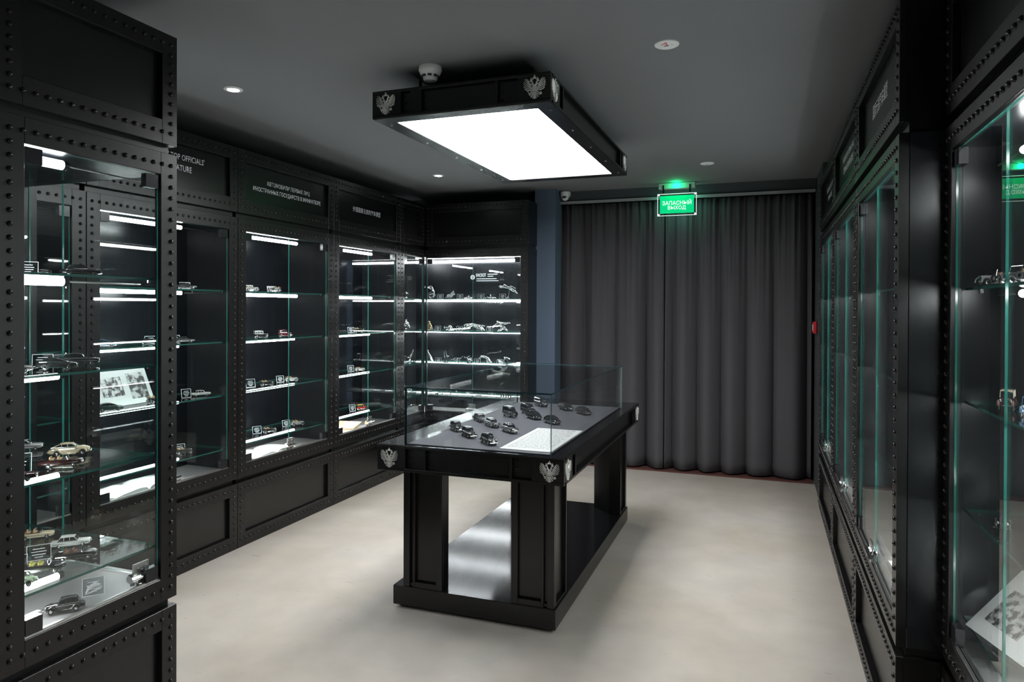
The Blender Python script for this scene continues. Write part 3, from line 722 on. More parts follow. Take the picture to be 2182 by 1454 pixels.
STY = {
 'limo': dict(body=[(-3.10,.84,.48,.80,.88),(-2.95,.94,.38,.88,.97),(-1.5,1.0,.30,.92,1.02),(.9,1.0,.30,.92,1.02),(2.6,.97,.34,.86,.97),(2.98,.92,.40,.80,.90),(3.08,.84,.46,.76,.84)],
    cab=((-2.05,-1.55,.55,1.15),1.0,1.60,.90,.72), wheels=(1.95,-1.75,.37), grille=(.42,.26,.62), lamps=(.70,.66,.10), bump=(3.12,.50), trim=.66, pil=(-1.0,-.1)),
 'modern': dict(body=[(-2.60,.80,.45,.85,.98),(-2.45,.93,.34,.95,1.06),(-1.2,.97,.28,.95,1.05),(.9,.97,.28,.90,1.0),(2.2,.93,.30,.75,.88),(2.55,.80,.36,.66,.76)],
    cab=((-2.25,-1.25,.15,1.45),1.0,1.46,.88,.68), wheels=(1.55,-1.5,.36), grille=(.36,.16,.55), lamps=(.64,.64,.09), bump=(2.58,.42), trim=None, pil=(-.85,-.05)),
 'suv': dict(body=[(-2.45,.90,.50,1.05,1.12),(-2.35,.98,.40,1.10,1.16),(-1.2,1.0,.36,1.10,1.17),(.9,1.0,.36,1.10,1.17),(2.1,.97,.38,1.02,1.12),(2.45,.90,.44,.92,1.02)],
    cab=((-2.42,-2.25,.60,1.25),1.13,1.95,.92,.78), wheels=(1.5,-1.4,.42), grille=(.40,.30,.78), lamps=(.70,.84,.11), bump=(2.5,.55), trim=None, pil=(-1.2,-.25)),
 'forties': dict(body=[(-2.85,.50,.42,.70,.80),(-2.5,.74,.36,.95,1.05),(-1.6,.84,.34,1.05,1.14),(.7,.80,.34,1.05,1.14),(1.2,.56,.36,1.02,1.16),(2.3,.42,.40,.98,1.10),(2.62,.34,.44,.90,1.0)],
    cab=((-2.2,-1.6,.45,.85),1.12,1.74,.80,.66), wheels=(1.75,-1.65,.40), grille=(.26,.50,.66), lamps=(.58,.84,.13), bump=(2.95,.48), trim=.92, pil=(-1.0,-.25),
    fender=(.74,.25,.12)),
 'stream': dict(body=[(-2.75,.40,.40,.55,.62),(-2.3,.72,.34,.82,.95),(-1.4,.84,.32,1.0,1.12),(.6,.82,.32,1.0,1.12),(1.4,.58,.34,.96,1.08),(2.3,.42,.38,.86,.98),(2.6,.30,.44,.74,.84)],
    cab=((-2.35,-1.1,.35,.95),1.08,1.52,.76,.60), wheels=(1.65,-1.55,.38), grille=(.22,.36,.60), lamps=(.54,.74,.11), bump=(2.72,.46), trim=.86, pil=(-.95,-.2),
    fender=(.72,.26,.16)),
 'open': dict(body=[(-2.95,.80,.44,.80,.88),(-2.75,.93,.36,.90,.98),(-1.2,.97,.30,.90,.93),(.9,.97,.30,.90,.95),(2.4,.94,.34,.84,.95),(2.75,.86,.40,.78,.87)],
    cab=None, wheels=(1.75,-1.65,.37), grille=(.40,.24,.60), lamps=(.68,.66,.10), bump=(2.84,.48), trim=.64, seats=True, screen=(.75,.95,1.38,.80)),
 'tourer': dict(body=[(-1.95,.48,.55,1.05,1.10),(-1.6,.64,.48,1.12,1.16),(-.2,.68,.46,1.10,1.13),(.45,.60,.46,1.08,1.12),(.75,.42,.48,1.06,1.18),(1.85,.34,.50,1.04,1.14),(1.95,.30,.52,1.0,1.1)],
    cab=None, wheels=(1.55,-1.40,.44), grille=(.28,.46,.82), lamps=(.50,.98,.15), bump=None, trim=None, seats=True, screen=(.40,.62,1.72,1.12), fender=(.70,.13,.05), spare=True, folded=True),
 'saloon': dict(body=[(-2.0,.56,.55,1.10,1.16),(-1.6,.66,.48,1.14,1.20),(-.2,.68,.46,1.12,1.18),(.45,.62,.46,1.10,1.16),(.70,.42,.48,1.06,1.20),(1.85,.34,.50,1.04,1.14),(1.95,.30,.52,1.0,1.1)],
    cab=((-2.0,-1.85,.35,.55),1.16,1.92,.66,.62), wheels=(1.55,-1.40,.44), grille=(.28,.46,.82), lamps=(.50,.98,.15), bump=(2.15,.5), trim=None, pil=(-1.3,-.5), fender=(.70,.14,.05), spare=True),
}
CACHE = {}
def wheel_mesh(r, w):
    k = ('w', r)
    if k not in CACHE:
        R = r*K; H = w*K
        CACHE[k] = MB().lathe([(R*.55, -H), (R*.88, -H), (R, -H*.55), (R, H*.55), (R*.88, H), (R*.55, H)], 16, 0, axis='y').mesh('wheel', ['tyre'])
        CACHE[('h', r)] = MB().lathe([(R*.60, -H*.80), (R*.50, -H*1.02), (R*.22, -H*1.12), (0, -H*1.14)], 14, 0, axis='y').lathe([(R*.60, H*.80), (R*.50, H*1.02), (R*.22, H*1.12), (0, H*1.14)], 14, 0, axis='y').mesh('hub_cap', ['chrome'])
    return CACHE[k], CACHE[('h', r)]
def car_parts(style, paint_, roof, seat):
    key = (style, paint_, roof, seat)
    if key in CACHE: return CACHE[key]
    d = STY[style]; P = []      # (name, mesh)
    mb = MB().rings(loft_body(d['body']))
    P.append(('body', mb.mesh('body', [paint_])))
    xf, xr, r = d['wheels']
    if d.get('fender'):
        y, hw, th = d['fender']
        top = r*2+.10
        pts = [(xf+r*1.45, .42), (xf+r*1.25, r+.30), (xf+r*.55, top), (xf-.1, top+.02), (xf-r*1.0, top-.16), (xf-r*1.7, .55), (xf-r*2.4, .36), (xr+r*1.9, .36), (xr+r*1.25, .55), (xr+r*.75, top-.12), (xr, top+.02), (xr-r*.75, top-.10), (xr-r*1.25, r+.12), (xr-r*1.5, .42)]
        for s in (-1, 1):
            P.append(('fender', MB().path(sc3([(x, s*y, z) for x, z in pts]), hw*K, [th*K*(.6 if i in (0, 13) else 1) for i in range(14)], 8).mesh('fender', [paint_])))
    if d.get('cab'):
        xs, zb, zr, wb, wt = d['cab']
        P.append(('window_band', MB().rings(cabin(xs, zb, zr, wb, wt)).mesh('window_band', ['window'])))
        a, b, c, e = xs; m = MB()
        z1 = zr-.115
        R = []
        for x, z in ((b-(b-a)*.22, zr-.16), (b, zr-.02), ((b+c)/2, zr+.025), (c, zr-.03), (c+(e-c)*.14, zr-.12)):
            half = [(wt+.035, min(z1, z-.05)), (wt+.02, z-.035), (wt*.6, z+.01)]
            R.append(sc3([(x, y, zz) for y, zz in half] + [(x, -y, zz) for y, zz in half[::-1]]))
        m.rings(R)
        for s in (-1, 1):
            for (x0, x1) in ((a+(b-a)*.1, b), (e-(e-c)*.06, c)):
                m.cyl(*sc3([(x0, s*(wb-.01), zb), (x1, s*(wt+.01), zr-.08)]), .045*K, 6)
            for xp in d['pil']: m.cyl(*sc3([(xp, s*(wb-.01), zb), (xp, s*(wt+.015), zr-.08)]), .04*K, 6)
        P.append(('roof', m.mesh('roof', [roof])))
        P.append(('window_trim', MB().path(sc3([(a+.1, wb+.01, zb+.01), ((a+e)/2, wb+.015, zb+.015), (e-.1, wb+.01, zb+.01)]), .022*K, .03*K, 6).path(sc3([(a+.1, -wb-.01, zb+.01), ((a+e)/2, -wb-.015, zb+.015), (e-.1, -wb-.01, zb+.01)]), .022*K, .03*K, 6).mesh('window_trim', ['chrome'])))
    if d.get('seats'):
        zt = .98 if style == 'open' else 1.14
        hw = .72 if style == 'open' else .52
        m = MB()
        x0, x1 = (-1.55, .65) if style == 'open' else (-1.5, .35)
        m.box(x0*K, x1*K, -hw*K, hw*K, (zt-.10)*K, (zt+.012)*K)
        P.append(('cockpit', m.mesh('cockpit', ['print_dark'])))
        for xs_ in ((x0+.12), (x0+x1)/2+.08):
            m = MB()
            m.box((xs_)*K, (xs_+.5)*K, -hw*.92*K, hw*.92*K, (zt-.02)*K, (zt+.12)*K); m.box((xs_-.10)*K, (xs_+.08)*K, -hw*.92*K, hw*.92*K, (zt-.02)*K, (zt+.36)*K)
            P.append(('seat', m.mesh('seat', [seat])))
        a, b, z, w = d['screen']; zb = zt-.08; m = MB()
        for s in (-1, 1): m.cyl(*sc3([(b, s*w*.92, zb), (a, s*w*.86, z)]), .028*K, 6)
        m.cyl(*sc3([(a, -w*.86, z), (a, w*.86, z)]), .028*K, 6); m.cyl(*sc3([(b, -w*.92, zb+.06), (b, w*.92, zb+.06)]), .024*K, 6)
        P.append(('windscreen_frame', m.mesh('windscreen_frame', ['chrome'])))
        sw = MB(); ang = [2*PI*i/12 for i in range(13)]
        sw.path(sc3([(.18, .32+.19*math.cos(t), zt+.22+.19*math.sin(t)) for t in ang]), .02*K, .02*K, 5, up=(1, 0, 0))
        P.append(('steering_wheel', sw.mesh('steering_wheel', ['print_dark'])))
    if d.get('folded'):
        P.append(('folded_top', MB().path(sc3([(-1.95, -.60, 1.28), (-2.05, 0, 1.34), (-1.95, .60, 1.28)]), .13*K, .16*K, 8, up=(0, 0, 1)).mesh('folded_top', ['print_dark'])))
    if d.get('spare'):
        R = .42*K
        P.append(('spare_wheel', MB().lathe([(R*.5, -.07*K), (R*.9, -.09*K), (R, 0), (R*.9, .09*K), (R*.5, .07*K)], 14, 0, sc3([(.72, .78, .82)])[0], 'y').mesh('spare_wheel', ['tyre'])))
    xg = d['body'][-1][0]
    w, h, z = d['grille']; m = MB()
    m.box((xg-.05)*K, (xg+.04)*K, -w*K, w*K, (z-h/2)*K, (z+h/2)*K)
    for i in range(7):
        y = -w+.05+(2*w-.1)*i/6; m.box((xg+.04)*K, (xg+.06)*K, (y-.018)*K, (y+.018)*K, (z-h/2+.03)*K, (z+h/2-.03)*K)
    P.append(('grille', m.mesh('grille', ['chrome'])))
    y, z, r2 = d['lamps']
    xl = xg-.03 if not d.get('fender') else xg-.12
    for s in (-1, 1): P.append(('headlight', MB().ball(sc3([(xl, s*y, z)])[0], r2*K, 10, 6, 0, (.8, 1, 1)).mesh('headlight', ['chrome'])))
    if d['bump']:
        xb, z = d['bump']; xbk = d['body'][0][0]
        for sx, nm in ((1, 'bumper'), (-1, 'bumper')):
            x = xb if sx > 0 else xbk-.06
            P.append((nm, MB().path(sc3([(x-sx*.28, -.98, z), (x-sx*.05, -.84, z), (x, -.4, z), (x, .4, z), (x-sx*.05, .84, z), (x-sx*.28, .98, z)]), .05*K, .07*K, 6, up=(0, 0, 1)).mesh('bumper', ['chrome'])))
    if not d.get('fender'):
        m = MB(); hw = d['body'][3][1]+.005
        for s in (-1, 1): m.box((xr+r*1.3)*K, (xf-r*1.3)*K, (s*hw-.02)*K, (s*hw+.02)*K, .33*K, .40*K)
        P.append(('sill_trim', m.mesh('sill_trim', ['chrome'])))
    if d['trim']:
        z = d['trim']; hw = d['body'][3][1]+.012; a = d['body'][1][0]+.2; b = d['body'][-2][0]-.1
        if d.get('fender'): b = 1.1
        m = MB()
        for s in (-1, 1): m.box(a*K, b*K, (s*hw-.02)*K, (s*hw+.02)*K, (z-.035)*K, (z+.035)*K)
        P.append(('side_trim', m.mesh('side_trim', ['chrome'])))
    CACHE[key] = P
    return P
def car(label, style, paint_, x, y, z, deg, roof=None, seat='interior_tan', group='model cars on the glass shelves', k=1.0, name='model_car'):
    t = thing(name, label, 'model car', (x, y, z+0.0007), D2R(deg), group); t.scale = (k*.95, k, k*1.2)
    for nm, me in car_parts(style, paint_, roof or paint_, seat): link(nm, me, t)
    xf, xr, r = STY[style]['wheels']; hwy = .80 if not STY[style].get('fender') else STY[style]['fender'][0]
    wm, hm = wheel_mesh(r, .13)
    for xx in (xf, xr):
        for s in (-1, 1):
            w = link('wheel', wm, t, loc=(xx*K, s*(hwy+.04)*K, r*K)); link('hub_cap', hm, w)
    return t

# ------------------------------------------------------------------ label cards
def card_meshes(w, h):
    k = ('card', w, h)
    if k in CACHE: return CACHE[k]
    b = 0.0016
    pl = MB().pane(-w/2, w/2, -0.001, 0.001, 0.001, h, 0, 0).mesh('clear_sheet', ['acryl'])
    m = MB(); f = 0.0014
    for z in (0.001, h-f): m.box(-w/2, w/2, -0.0018, -0.001, z, z+f)
    for x in (-w/2, w/2-f): m.box(x, x+f, -0.0018, -0.001, 0.001, h)
    fr = m.mesh('white_border', ['letter'])
    m = MB()
    for i, (z, q) in enumerate(((.74, .50), (.56, .62), (.38, .56), (.22, .34))):
        m.box(-w*q/2, w*q/2, -0.0016, -0.001, h*z-.0010, h*z+.0010)
    tx = m.mesh('printed_lines', ['letter'])
    ft = MB().box(-w*.3, w*.3, 0.001, 0.016, 0.0, 0.0015).mesh('foot', ['acryl'])
    CACHE[k] = (pl, fr, tx, ft); return CACHE[k]
def card(label, x, y, z, deg, w=0.062, h=0.044, tilt=-12, group='small label cards'):
    t = thing('label_card', label, 'card', (x, y, z+0.0007), 0, group, rot=(D2R(tilt), 0, D2R(deg)))
    pl, fr, tx, ft = card_meshes(w, h)
    s = link('clear_sheet', pl, t); link('white_border', fr, s); o = link('printed_lines', tx, s); o['kind'] = 'stuff'
    return t

# ---- cars on the table
g = 'black limousine models on the table'
ZT_ = TZ1+0.0075
tc = [('forties', -1.540, 3.360, 'black 1940s limousine model with round fenders, rearmost of its row of three'),
 ('forties', -1.408, 3.220, 'black 1940s limousine model with round fenders, middle of its row of three'),
 ('forties', -1.246, 3.087, 'black 1940s limousine model with round fenders, closest of all to the front glass'),
 ('limo', -1.542, 3.690, 'black 1960s limousine model, rearmost of the second row of three'),
 ('limo', -1.413, 3.549, 'black 1960s limousine model, middle of the second row of three'),
 ('limo', -1.261, 3.421, 'black 1960s limousine model, front of the second row, just behind the text sheet'),
 ('suv', -1.440, 3.914, 'tall black van model standing alone behind the row of three 1960s limousines'),
 ('suv', -1.375, 4.060, 'tall black van model half hidden behind a low modern limousine'),
 ('modern', -1.277, 3.882, 'low black modern limousine model in front of the half hidden van'),
 ('modern', -1.128, 3.761, 'low black modern limousine model seen through the upright front glass edge'),
 ('suv', -1.400, 4.405, 'tall black van model farthest back on the table'),
 ('modern', -1.199, 4.300, 'low black modern limousine model at the back right of the table, behind another'),
 ('modern', -1.050, 4.167, 'low black modern limousine model at the far right, closest to the right glass')]
for st, x, y, lab in tc: car(lab, st, 'paint_black', x, y, ZT_, -43, group=g, k=1.0 if st == 'limo' else 1.03 if st == 'forties' else 1.1)
sheet = thing('text_sheet', 'white printed text sheet lying inside the glass case at its front corner', 'sheet', (-1.032, 3.30, ZT_+0.0004))
MB().box(-0.125, 0.125, -0.30, 0.285, 0, 0.0012).build('paper', 'paper', sheet)
tx = MB(); rr = random.Random(4)
for i in range(27):
    y = 0.262-0.0195*i
    x = -0.105
    while x < 0.09:
        l = rr.uniform(0.010, 0.028); tx.box(x, min(x+l, 0.105), y-0.0022, y+0.0022, 0.0012, 0.0014); x += l+0.005
o = tx.build('printed_lines', 'print_grey', sheet); o['kind'] = 'stuff'

# ---- the near left cabinet
s1, s2, s3, s4, s5 = 1.605, 1.29, 0.962, 0.63, 0.5
R_ = -42+90   # heading of most cars there: to the right and a little towards the room
car('black saloon model on the top shelf of the near left cabinet, at the frame', 'forties', 'paint_black', -2.26, 1.49, s1, 50)
car('second black saloon model on the top shelf of the near left cabinet', 'limo', 'paint_black', -2.36, 1.66, s1, 50, k=.85)
car('black limousine model with chrome trim, first from the right on the near cabinet top shelf', 'limo', 'paint_black', -2.22, 1.735, s1, 48, k=.9)
card('label card among the black cars on the top shelf of the near left cabinet', -2.28, 1.59, s1, 52)
car('open light grey model with yellow seats cut by the left frame on the second shelf', 'open', 'paint_grey', -2.22, 1.50, s2, 48, seat='interior_yellow', k=.9)
car('low black coupe model between two label cards on the second shelf', 'modern', 'paint_black', -2.20, 1.635, s2, 46, k=1.0)
car('tall black limousine model at the right of the second shelf of the near cabinet', 'limo', 'paint_black', -2.30, 1.785, s2, 46, k=.98)
card('label card by the left frame on the second shelf of the near cabinet', -2.42, 1.60, s2, 50)
card('label card standing behind the low black coupe on the second shelf', -2.36, 1.70, s2, 50)
car('cream streamlined saloon model on the third shelf of the near left cabinet', 'stream', 'paint_cream', -2.36, 1.80, s3, 46, k=1.1)
car('dark convertible model with tan seats in front of the cream saloon', 'open', 'paint_darkmaroon', -2.215, 1.66, s3, 44, k=.97)
car('dark maroon open model cut by the left frame on the third shelf', 'open', 'paint_darkmaroon', -2.165, 1.47, s3, 46, seat='interior_brown', k=.95)
car('silver saloon model at the back of the third shelf behind the cream one', 'limo', 'paint_silver', -2.60, 1.80, s3, 46, k=.9)
card('large label card on the third shelf beside the left frame', -2.26, 1.545, s3, 50, 0.075, 0.062)
car('cream convertible model at the back of the fourth shelf', 'open', 'paint_cream', -2.56, 1.82, s4, 46, k=.9)
car('white saloon model with dark windows on the fourth shelf of the near cabinet', 'limo', 'paint_white', -2.36, 1.805, s4, 44, k=.9)
car('open black parade car model with brown seats next to the white saloon', 'open', 'paint_black', -2.225, 1.72, s4, 44, seat='interior_brown', k=1.0)
car('open black parade car model with olive yellow seats on the fourth shelf', 'open', 'paint_black', -2.215, 1.595, s4, 42, seat='interior_yellow', k=1.0)
car('pale green saloon model low at the left frame on the fourth shelf', 'stream', 'paint_green', -2.175, 1.485, s4, 46, k=.9)
card('label card behind the parade car with olive yellow seats', -2.33, 1.665, s4, 52, 0.070, 0.052)
card('label card at the left frame behind the pale green model', -2.28, 1.555, s4, 52, 0.060, 0.058)
car('black 1930s saloon model standing on the floor of the near left cabinet', 'forties', 'paint_black', -2.155, 1.625, s5, 228, k=.92)
streak_card = card('label card with a painted white reflection streak on the cabinet floor', -2.175, 1.745, s5, 50, 0.066, 0.062)
cp = MB().path([(-0.022, -0.003, 0.012), (-0.012, -0.004, 0.030), (0.006, -0.004, 0.038), (0.022, -0.003, 0.034)], 0.0012, [0.002, 0.006, 0.008, 0.003], 8)  # white reflection streak on the card, built as pale strokes
cp.path([(-0.024, -0.003, 0.008), (-0.004, -0.005, 0.014), (0.020, -0.004, 0.022), (0.027, -0.003, 0.028)], 0.0012, [0.001, 0.003, 0.004, 0.002], 8)
cp.build('painted_glint', 'paper', streak_card)
sw = thing('door_clamp', 'flat white door clamp on the near cabinet floor in the lower left corner', 'box', (-2.09, 1.468, s5+0.001), R90)
MB().box(-0.052, 0.035, 0.0, 0.018, 0.0, 0.062).build('casing', 'white', sw, 0.002)  # door patch clamp: white plate with a square label
MB().box(-0.040, -0.012, -0.004, 0.0, 0.012, 0.046).build('square_label', 'lamp_off', sw, 0.001)
MB().box(-0.0265, -0.0255, -0.0048, -0.004, 0.026, 0.034).build('mark', 'print_dark', sw)
lk = link('lock', LOCK, cab_N, loc=(0.505, 0.042, 0.522))

# ---- left wall cabinets, A (behind the near cabinet) to C
def album(label, x, y, z, rz, w=0.30, d=0.21, col='paper', name='open_book'):
    t = thing(name, label, 'book', (x, y, z+0.0007), rz, 'open books on the cabinet floors')
    for s in (-1, 1):
        prof = [(0, .004), (.02, .020), (.06, .026), (.5*w*.75, .020), (.5*w, .013)]
        m = MB(); v = []; f = []
        for px, pz in prof: v += [(s*px, -d/2, pz), (s*px, d/2, pz), (s*px, -d/2, 0.003), (s*px, d/2, 0.003)]
        for i in range(len(prof)-1):
            k = 4*i; f += [(k, k+1, k+5, k+4), (k+2, k+6, k+7, k+3), (k, k+4, k+6, k+2), (k+1, k+3, k+7, k+5)]
        k = 4*(len(prof)-1); f += [(k, k+1, k+3, k+2), (0, 2, 3, 1)]
        m.add(v, f, 0, True); pg = m.build('page_block', col, t)
        ln = MB()
        for i in range(7): ln.box(min(s*.03, s*(w/2-.02)), max(s*.03, s*(w/2-.02)), d*.36-i*d*.11-.002, d*.36-i*d*.11+.002, .0245, .0275) if False else None
    MB().box(-w/2-.006, w/2+.006, -d/2-.005, d/2+.005, 0, 0.003).build('cover', 'kraft' if col == 'kraft' else 'print_grey', t)
    return t
car('small blue saloon model seen through the near left cabinet', 'modern', 'paint_blue', -3.22, 2.64, s2, 62, k=1.0)
car('dark saloon model in front of a label card, seen through the near cabinet end glass', 'limo', 'paint_black', -3.22, 2.93, s2, 62, k=.8)
card('label card behind the dark saloon seen through the near cabinet end glass', -3.29, 3.00, s2, 66)
car('dark green saloon model at the foot of the photograph board', 'modern', 'paint_darkgreen', -3.165, 2.63, s3, 62, k=1.1)
car('vintage black open model beside the photograph board', 'tourer', 'paint_black', -3.20, 2.95, s3, 70)
board = thing('photo_board', 'white board with two black and white photographs behind the near cabinet glass', 'photograph', (-3.27, 2.80, s3+0.003), 0, None, rot=(D2R(-24), 0, R90))
MB().box(-0.21, 0.21, 0, 0.004, 0, 0.21).build('board', mat('grey_white_board', (0.36, 0.37, 0.37), 0.6), board)
MB().box(-0.095, 0.035, -0.0015, 0, 0.055, 0.165).build('photograph', mat('photo_print', (0.35, 0.35, 0.35), 0.4, noise=(34, (0.015, 0.015, 0.015), (1, 1, 1), 1)), board)
MB().box(0.075, 0.185, -0.0015, 0, 0.03, 0.18).build('photograph', mat('photo_print_dark', (0.30, 0.31, 0.31), 0.4, noise=(26, (0.02, 0.02, 0.02), (1, 1, 1), 1)), board)
album('open white album on the cabinet floor behind the near left cabinet', -3.25, 2.86, s5, R90+0.1, 0.46, 0.19)
car('black saloon model on the top shelf of the English header cabinet', 'limo', 'paint_black', -3.19, 3.155, s1, 60, k=.85)
card('label card beside the black saloon on the English header cabinet top shelf', -3.24, 3.20, s1, 66)
car('black saloon model on the second shelf of the English header cabinet', 'limo', 'paint_black', -3.20, 3.15, s2, 60, k=.85)
card('label card behind the black saloon on the English header cabinet second shelf', -3.27, 3.15, s2, 66)
car('grey saloon model next to a label card in the English header cabinet', 'limo', 'paint_silver', -3.21, 3.29, s3, 60, k=.8)
card('label card to the left of the grey saloon model', -3.22, 3.19, s3, 66, 0.055, 0.052)
car('dark vintage model with a label card on the lowest shelf of the English header cabinet', 'tourer', 'paint_black', -3.22, 3.17, s4, 60)
card('label card behind the dark vintage model on the lowest English header shelf', -3.28, 3.20, s4, 66, 0.062, 0.05)

car('pale vintage tourer model on the Russian header cabinet top shelf, by the frame', 'tourer', 'paint_silver', -3.19, 3.71, s1, 60, k=.9)
card('label card over the pale tourer at the left of the Russian header top shelf', -3.24, 3.74, s1, 66)
car('bright vintage tourer model in the middle of the Russian header cabinet top shelf', 'tourer', 'paint_grey', -3.19, 3.935, s1, 240, k=.95)
card('label card over the bright tourer in the Russian header top shelf', -3.25, 3.98, s1, 66)
car('vintage model mostly hidden by the left frame on the Russian header second shelf', 'saloon', 'paint_black', -3.17, 3.52, s2, 58)
car('black and white vintage limousine model on the Russian header second shelf', 'saloon', 'paint_black', -3.19, 3.80, s2, 58, roof='paint_white')
car('maroon vintage saloon model crossing the door gap on the Russian header second shelf', 'saloon', 'paint_maroon', -3.20, 4.06, s2, 58)
car('dark vintage model hidden by the left frame on the Russian header third shelf', 'tourer', 'paint_black', -3.18, 3.53, s3, 58)
car('low black open racer model on the Russian header third shelf', 'tourer', 'paint_black', -3.20, 3.87, s3, 58, k=.95)
card('label card left of the black open racer on the third shelf', -3.24, 3.76, s3, 66, 0.064, 0.056)
car('silver vintage tourer model behind the door gap on the third shelf', 'tourer', 'paint_silver', -3.22, 4.16, s3, 58, k=.95)
card('label card behind the silver tourer on the third shelf', -3.27, 4.10, s3, 66, 0.056, 0.046)
car('dark model hidden by the left frame on the Russian header lowest shelf', 'forties', 'paint_black', -3.18, 3.56, s4, 58)
car('black vintage tourer model left of the door gap on the lowest shelf', 'tourer', 'paint_black', -3.22, 3.92, s4, 58)
card('label card behind the black tourer left of the door gap', -3.28, 3.87, s4, 66, 0.064, 0.050)
car('grey blue vintage tourer model right of the door gap on the lowest shelf', 'tourer', 'paint_grey', -3.23, 4.24, s4, 58)
card('label card behind the grey blue tourer right of the door gap', -3.28, 4.18, s4, 66, 0.060, 0.046)
album('open white book on the floor of the Russian header cabinet', -3.225, 3.88, s5, R90+0.06, 0.44, 0.20)

card('label card on the second shelf of the Chinese header cabinet', -3.28, 5.02, s2, 66, 0.06, 0.046)
car('dark tourer model on the second shelf of the Chinese header cabinet', 'tourer', 'paint_black', -3.22, 5.04, s2, 58)
car('grey tourer model in front of a label card on the Chinese header third shelf', 'tourer', 'paint_silver', -3.22, 5.06, s3, 58, k=.85)
card('label card behind the grey tourer on the Chinese header third shelf', -3.28, 5.02, s3, 66, 0.06, 0.05)
car('red vintage saloon model with a yellow roof on the Chinese header lowest shelf', 'saloon', 'paint_red', -3.22, 5.09, s4, 58, roof='paint_yellow', k=.9)
card('label card to the left of the red and yellow model', -3.25, 5.00, s4, 66, 0.056, 0.056)
kb = thing('kraft_folder', 'brown kraft folder lying open on the Chinese header cabinet floor', 'folder', (-3.22, 4.80, s5+0.0007), R90+0.12, 'open books on the cabinet floors')
MB().box(-0.17, 0.16, -0.10, 0.10, 0.0, 0.012).build('cover', 'kraft', kb, 0.002)
fl = MB().box(0, 0.16, -0.10, 0.10, 0, 0.006).build('raised_flap', 'kraft', kb, 0.001, loc=(0.0, 0.0, 0.013), rot=(0, -0.22, 0))

# ---- end cabinet: chrome car mascots and label cards
def mascot(label, me, x, z, y=6.085, rz=0.0, base=None, mname='chrome', k=1.0):
    t = thing('car_mascot', label, 'mascot', (x, y, z+0.0007), rz, 'car mascots in the end cabinet'); t.scale = (k, k, k)
    bh = 0.0
    if base == 'disc': MB().lathe([(0, 0), (0.030, 0), (0.030, 0.006), (0.014, 0.012), (0.010, 0.020), (0, 0.020)], 18).build('cap', 'chrome', t); bh = 0.018
    if base == 'bar': MB().box(-0.055, 0.055, -0.016, 0.016, 0, 0.008).build('cap', 'chrome', t, 0.002); bh = 0.008
    if base == 'block': MB().box(-0.018, 0.018, -0.018, 0.018, 0, 0.034).build('cap', 'chrome', t, 0.002); bh = 0.032
    zmin = min(v.co.z for v in me.vertices)
    link('figure', me, t, loc=(0, 0, bh-0.002*bool(base)-(zmin if not base else min(zmin, 0)))); return t
def human(name, hip, chest, neck, head, lh, rh, lf, rf, lk=None, rk=None, le=None, re=None, s=1.0, m='chrome'):
    mid = lambda a, b, o=(0, 0, 0): tuple((a[i]+b[i])/2+o[i] for i in range(3))
    lk = lk or mid(hip, lf); rk = rk or mid(hip, rf); le = le or mid(chest, lh); re = re or mid(chest, rh)
    ch2 = mid(hip, chest)
    P = [hip, ch2, chest, neck, head, le, lh, re, rh, lk, lf, rk, rf]
    E_ = [(0, 1), (1, 2), (2, 3), (3, 4), (2, 5), (5, 6), (2, 7), (7, 8), (0, 9), (9, 10), (0, 11), (11, 12)]
    Rr = [.0150, .0120, .0155, .0075, .0125, .0072, .0052, .0072, .0052, .0110, .0064, .0110, .0064]
    return skin_mesh(name, [tuple(c*s for c in p) for p in P], E_, [r*s for r in Rr], m)
def wing(pts, w0, w1, th=0.002, up=(0, 1, 0)):
    n = len(pts); return MB().path(pts, [w0+(w1-w0)*i/(n-1) for i in range(n)], th, 8, up=up)
def join(*mbs):
    o = MB()
    for b in mbs: 
        k = len(o.v); o.v += b.v; o.f += [[i+k for i in f] for f in b.f]; o.m += b.m; o.sm += b.sm
    return o
zA, zB_, zC, zD = 1.59, 1.28, 0.97, 0.66
reach = human('figure', (.030, 0, .050), (.020, 0, .092), (.012, 0, .102), (.008, 0, .116), (-.085, -.008, .098), (-.090, .008, .100), (-.050, -.006, .004), (.020, .008, .0), lk=(-.010, -.006, .030), rk=(.042, .008, .022))
mascot('chrome woman leaning forward with arms stretched out to the left', reach, -3.075, zA, base='disc')
kneel = human('figure', (.018, 0, .022), (.030, 0, .052), (.034, 0, .062), (.036, 0, .075), (-.004, -.010, .040), (.050, .012, .036), (-.048, -.008, .006), (-.040, .010, .004), lk=(-.020, -.010, .026), rk=(-.010, .012, .010))
mascot('chrome kneeling figure bent over its knees on the top shelf', kneel, -2.860, zA, base='bar', k=.95)
mascot('low chrome ball cap on a flat wing on the top shelf behind the door gap', join(MB().ball((0, 0, .022), .011, 12, 8), wing([(-.055, 0, .004), (-.03, 0, .010), (.03, 0, .010), (.055, 0, .004)], .010, .010, .004)).mesh('figure', ['chrome']), -2.668, zA, base='bar', k=.8)
mascot('small chrome upright bust on spread wings on the top shelf', join(MB().lathe([(0, .0), (.010, 0), (.007, .016), (.009, .026), (.007, .036), (0, .040)], 12), wing([(-.06, 0, .002), (-.03, 0, .008), (0, 0, .004), (.03, 0, .008), (.06, 0, .002)], .008, .008, .003)).mesh('figure', ['chrome']), -2.440, zA, base='bar', k=.85)
flyer = human('figure', (.020, 0, .085), (-.022, 0, .112), (-.036, 0, .120), (-.050, 0, .124), (-.105, -.010, .112), (-.102, .012, .120), (.110, -.006, .035), (.085, .010, .058), le=(-.070, -.012, .100), re=(-.068, .014, .108), lk=(.062, -.008, .066), rk=(.055, .010, .074))
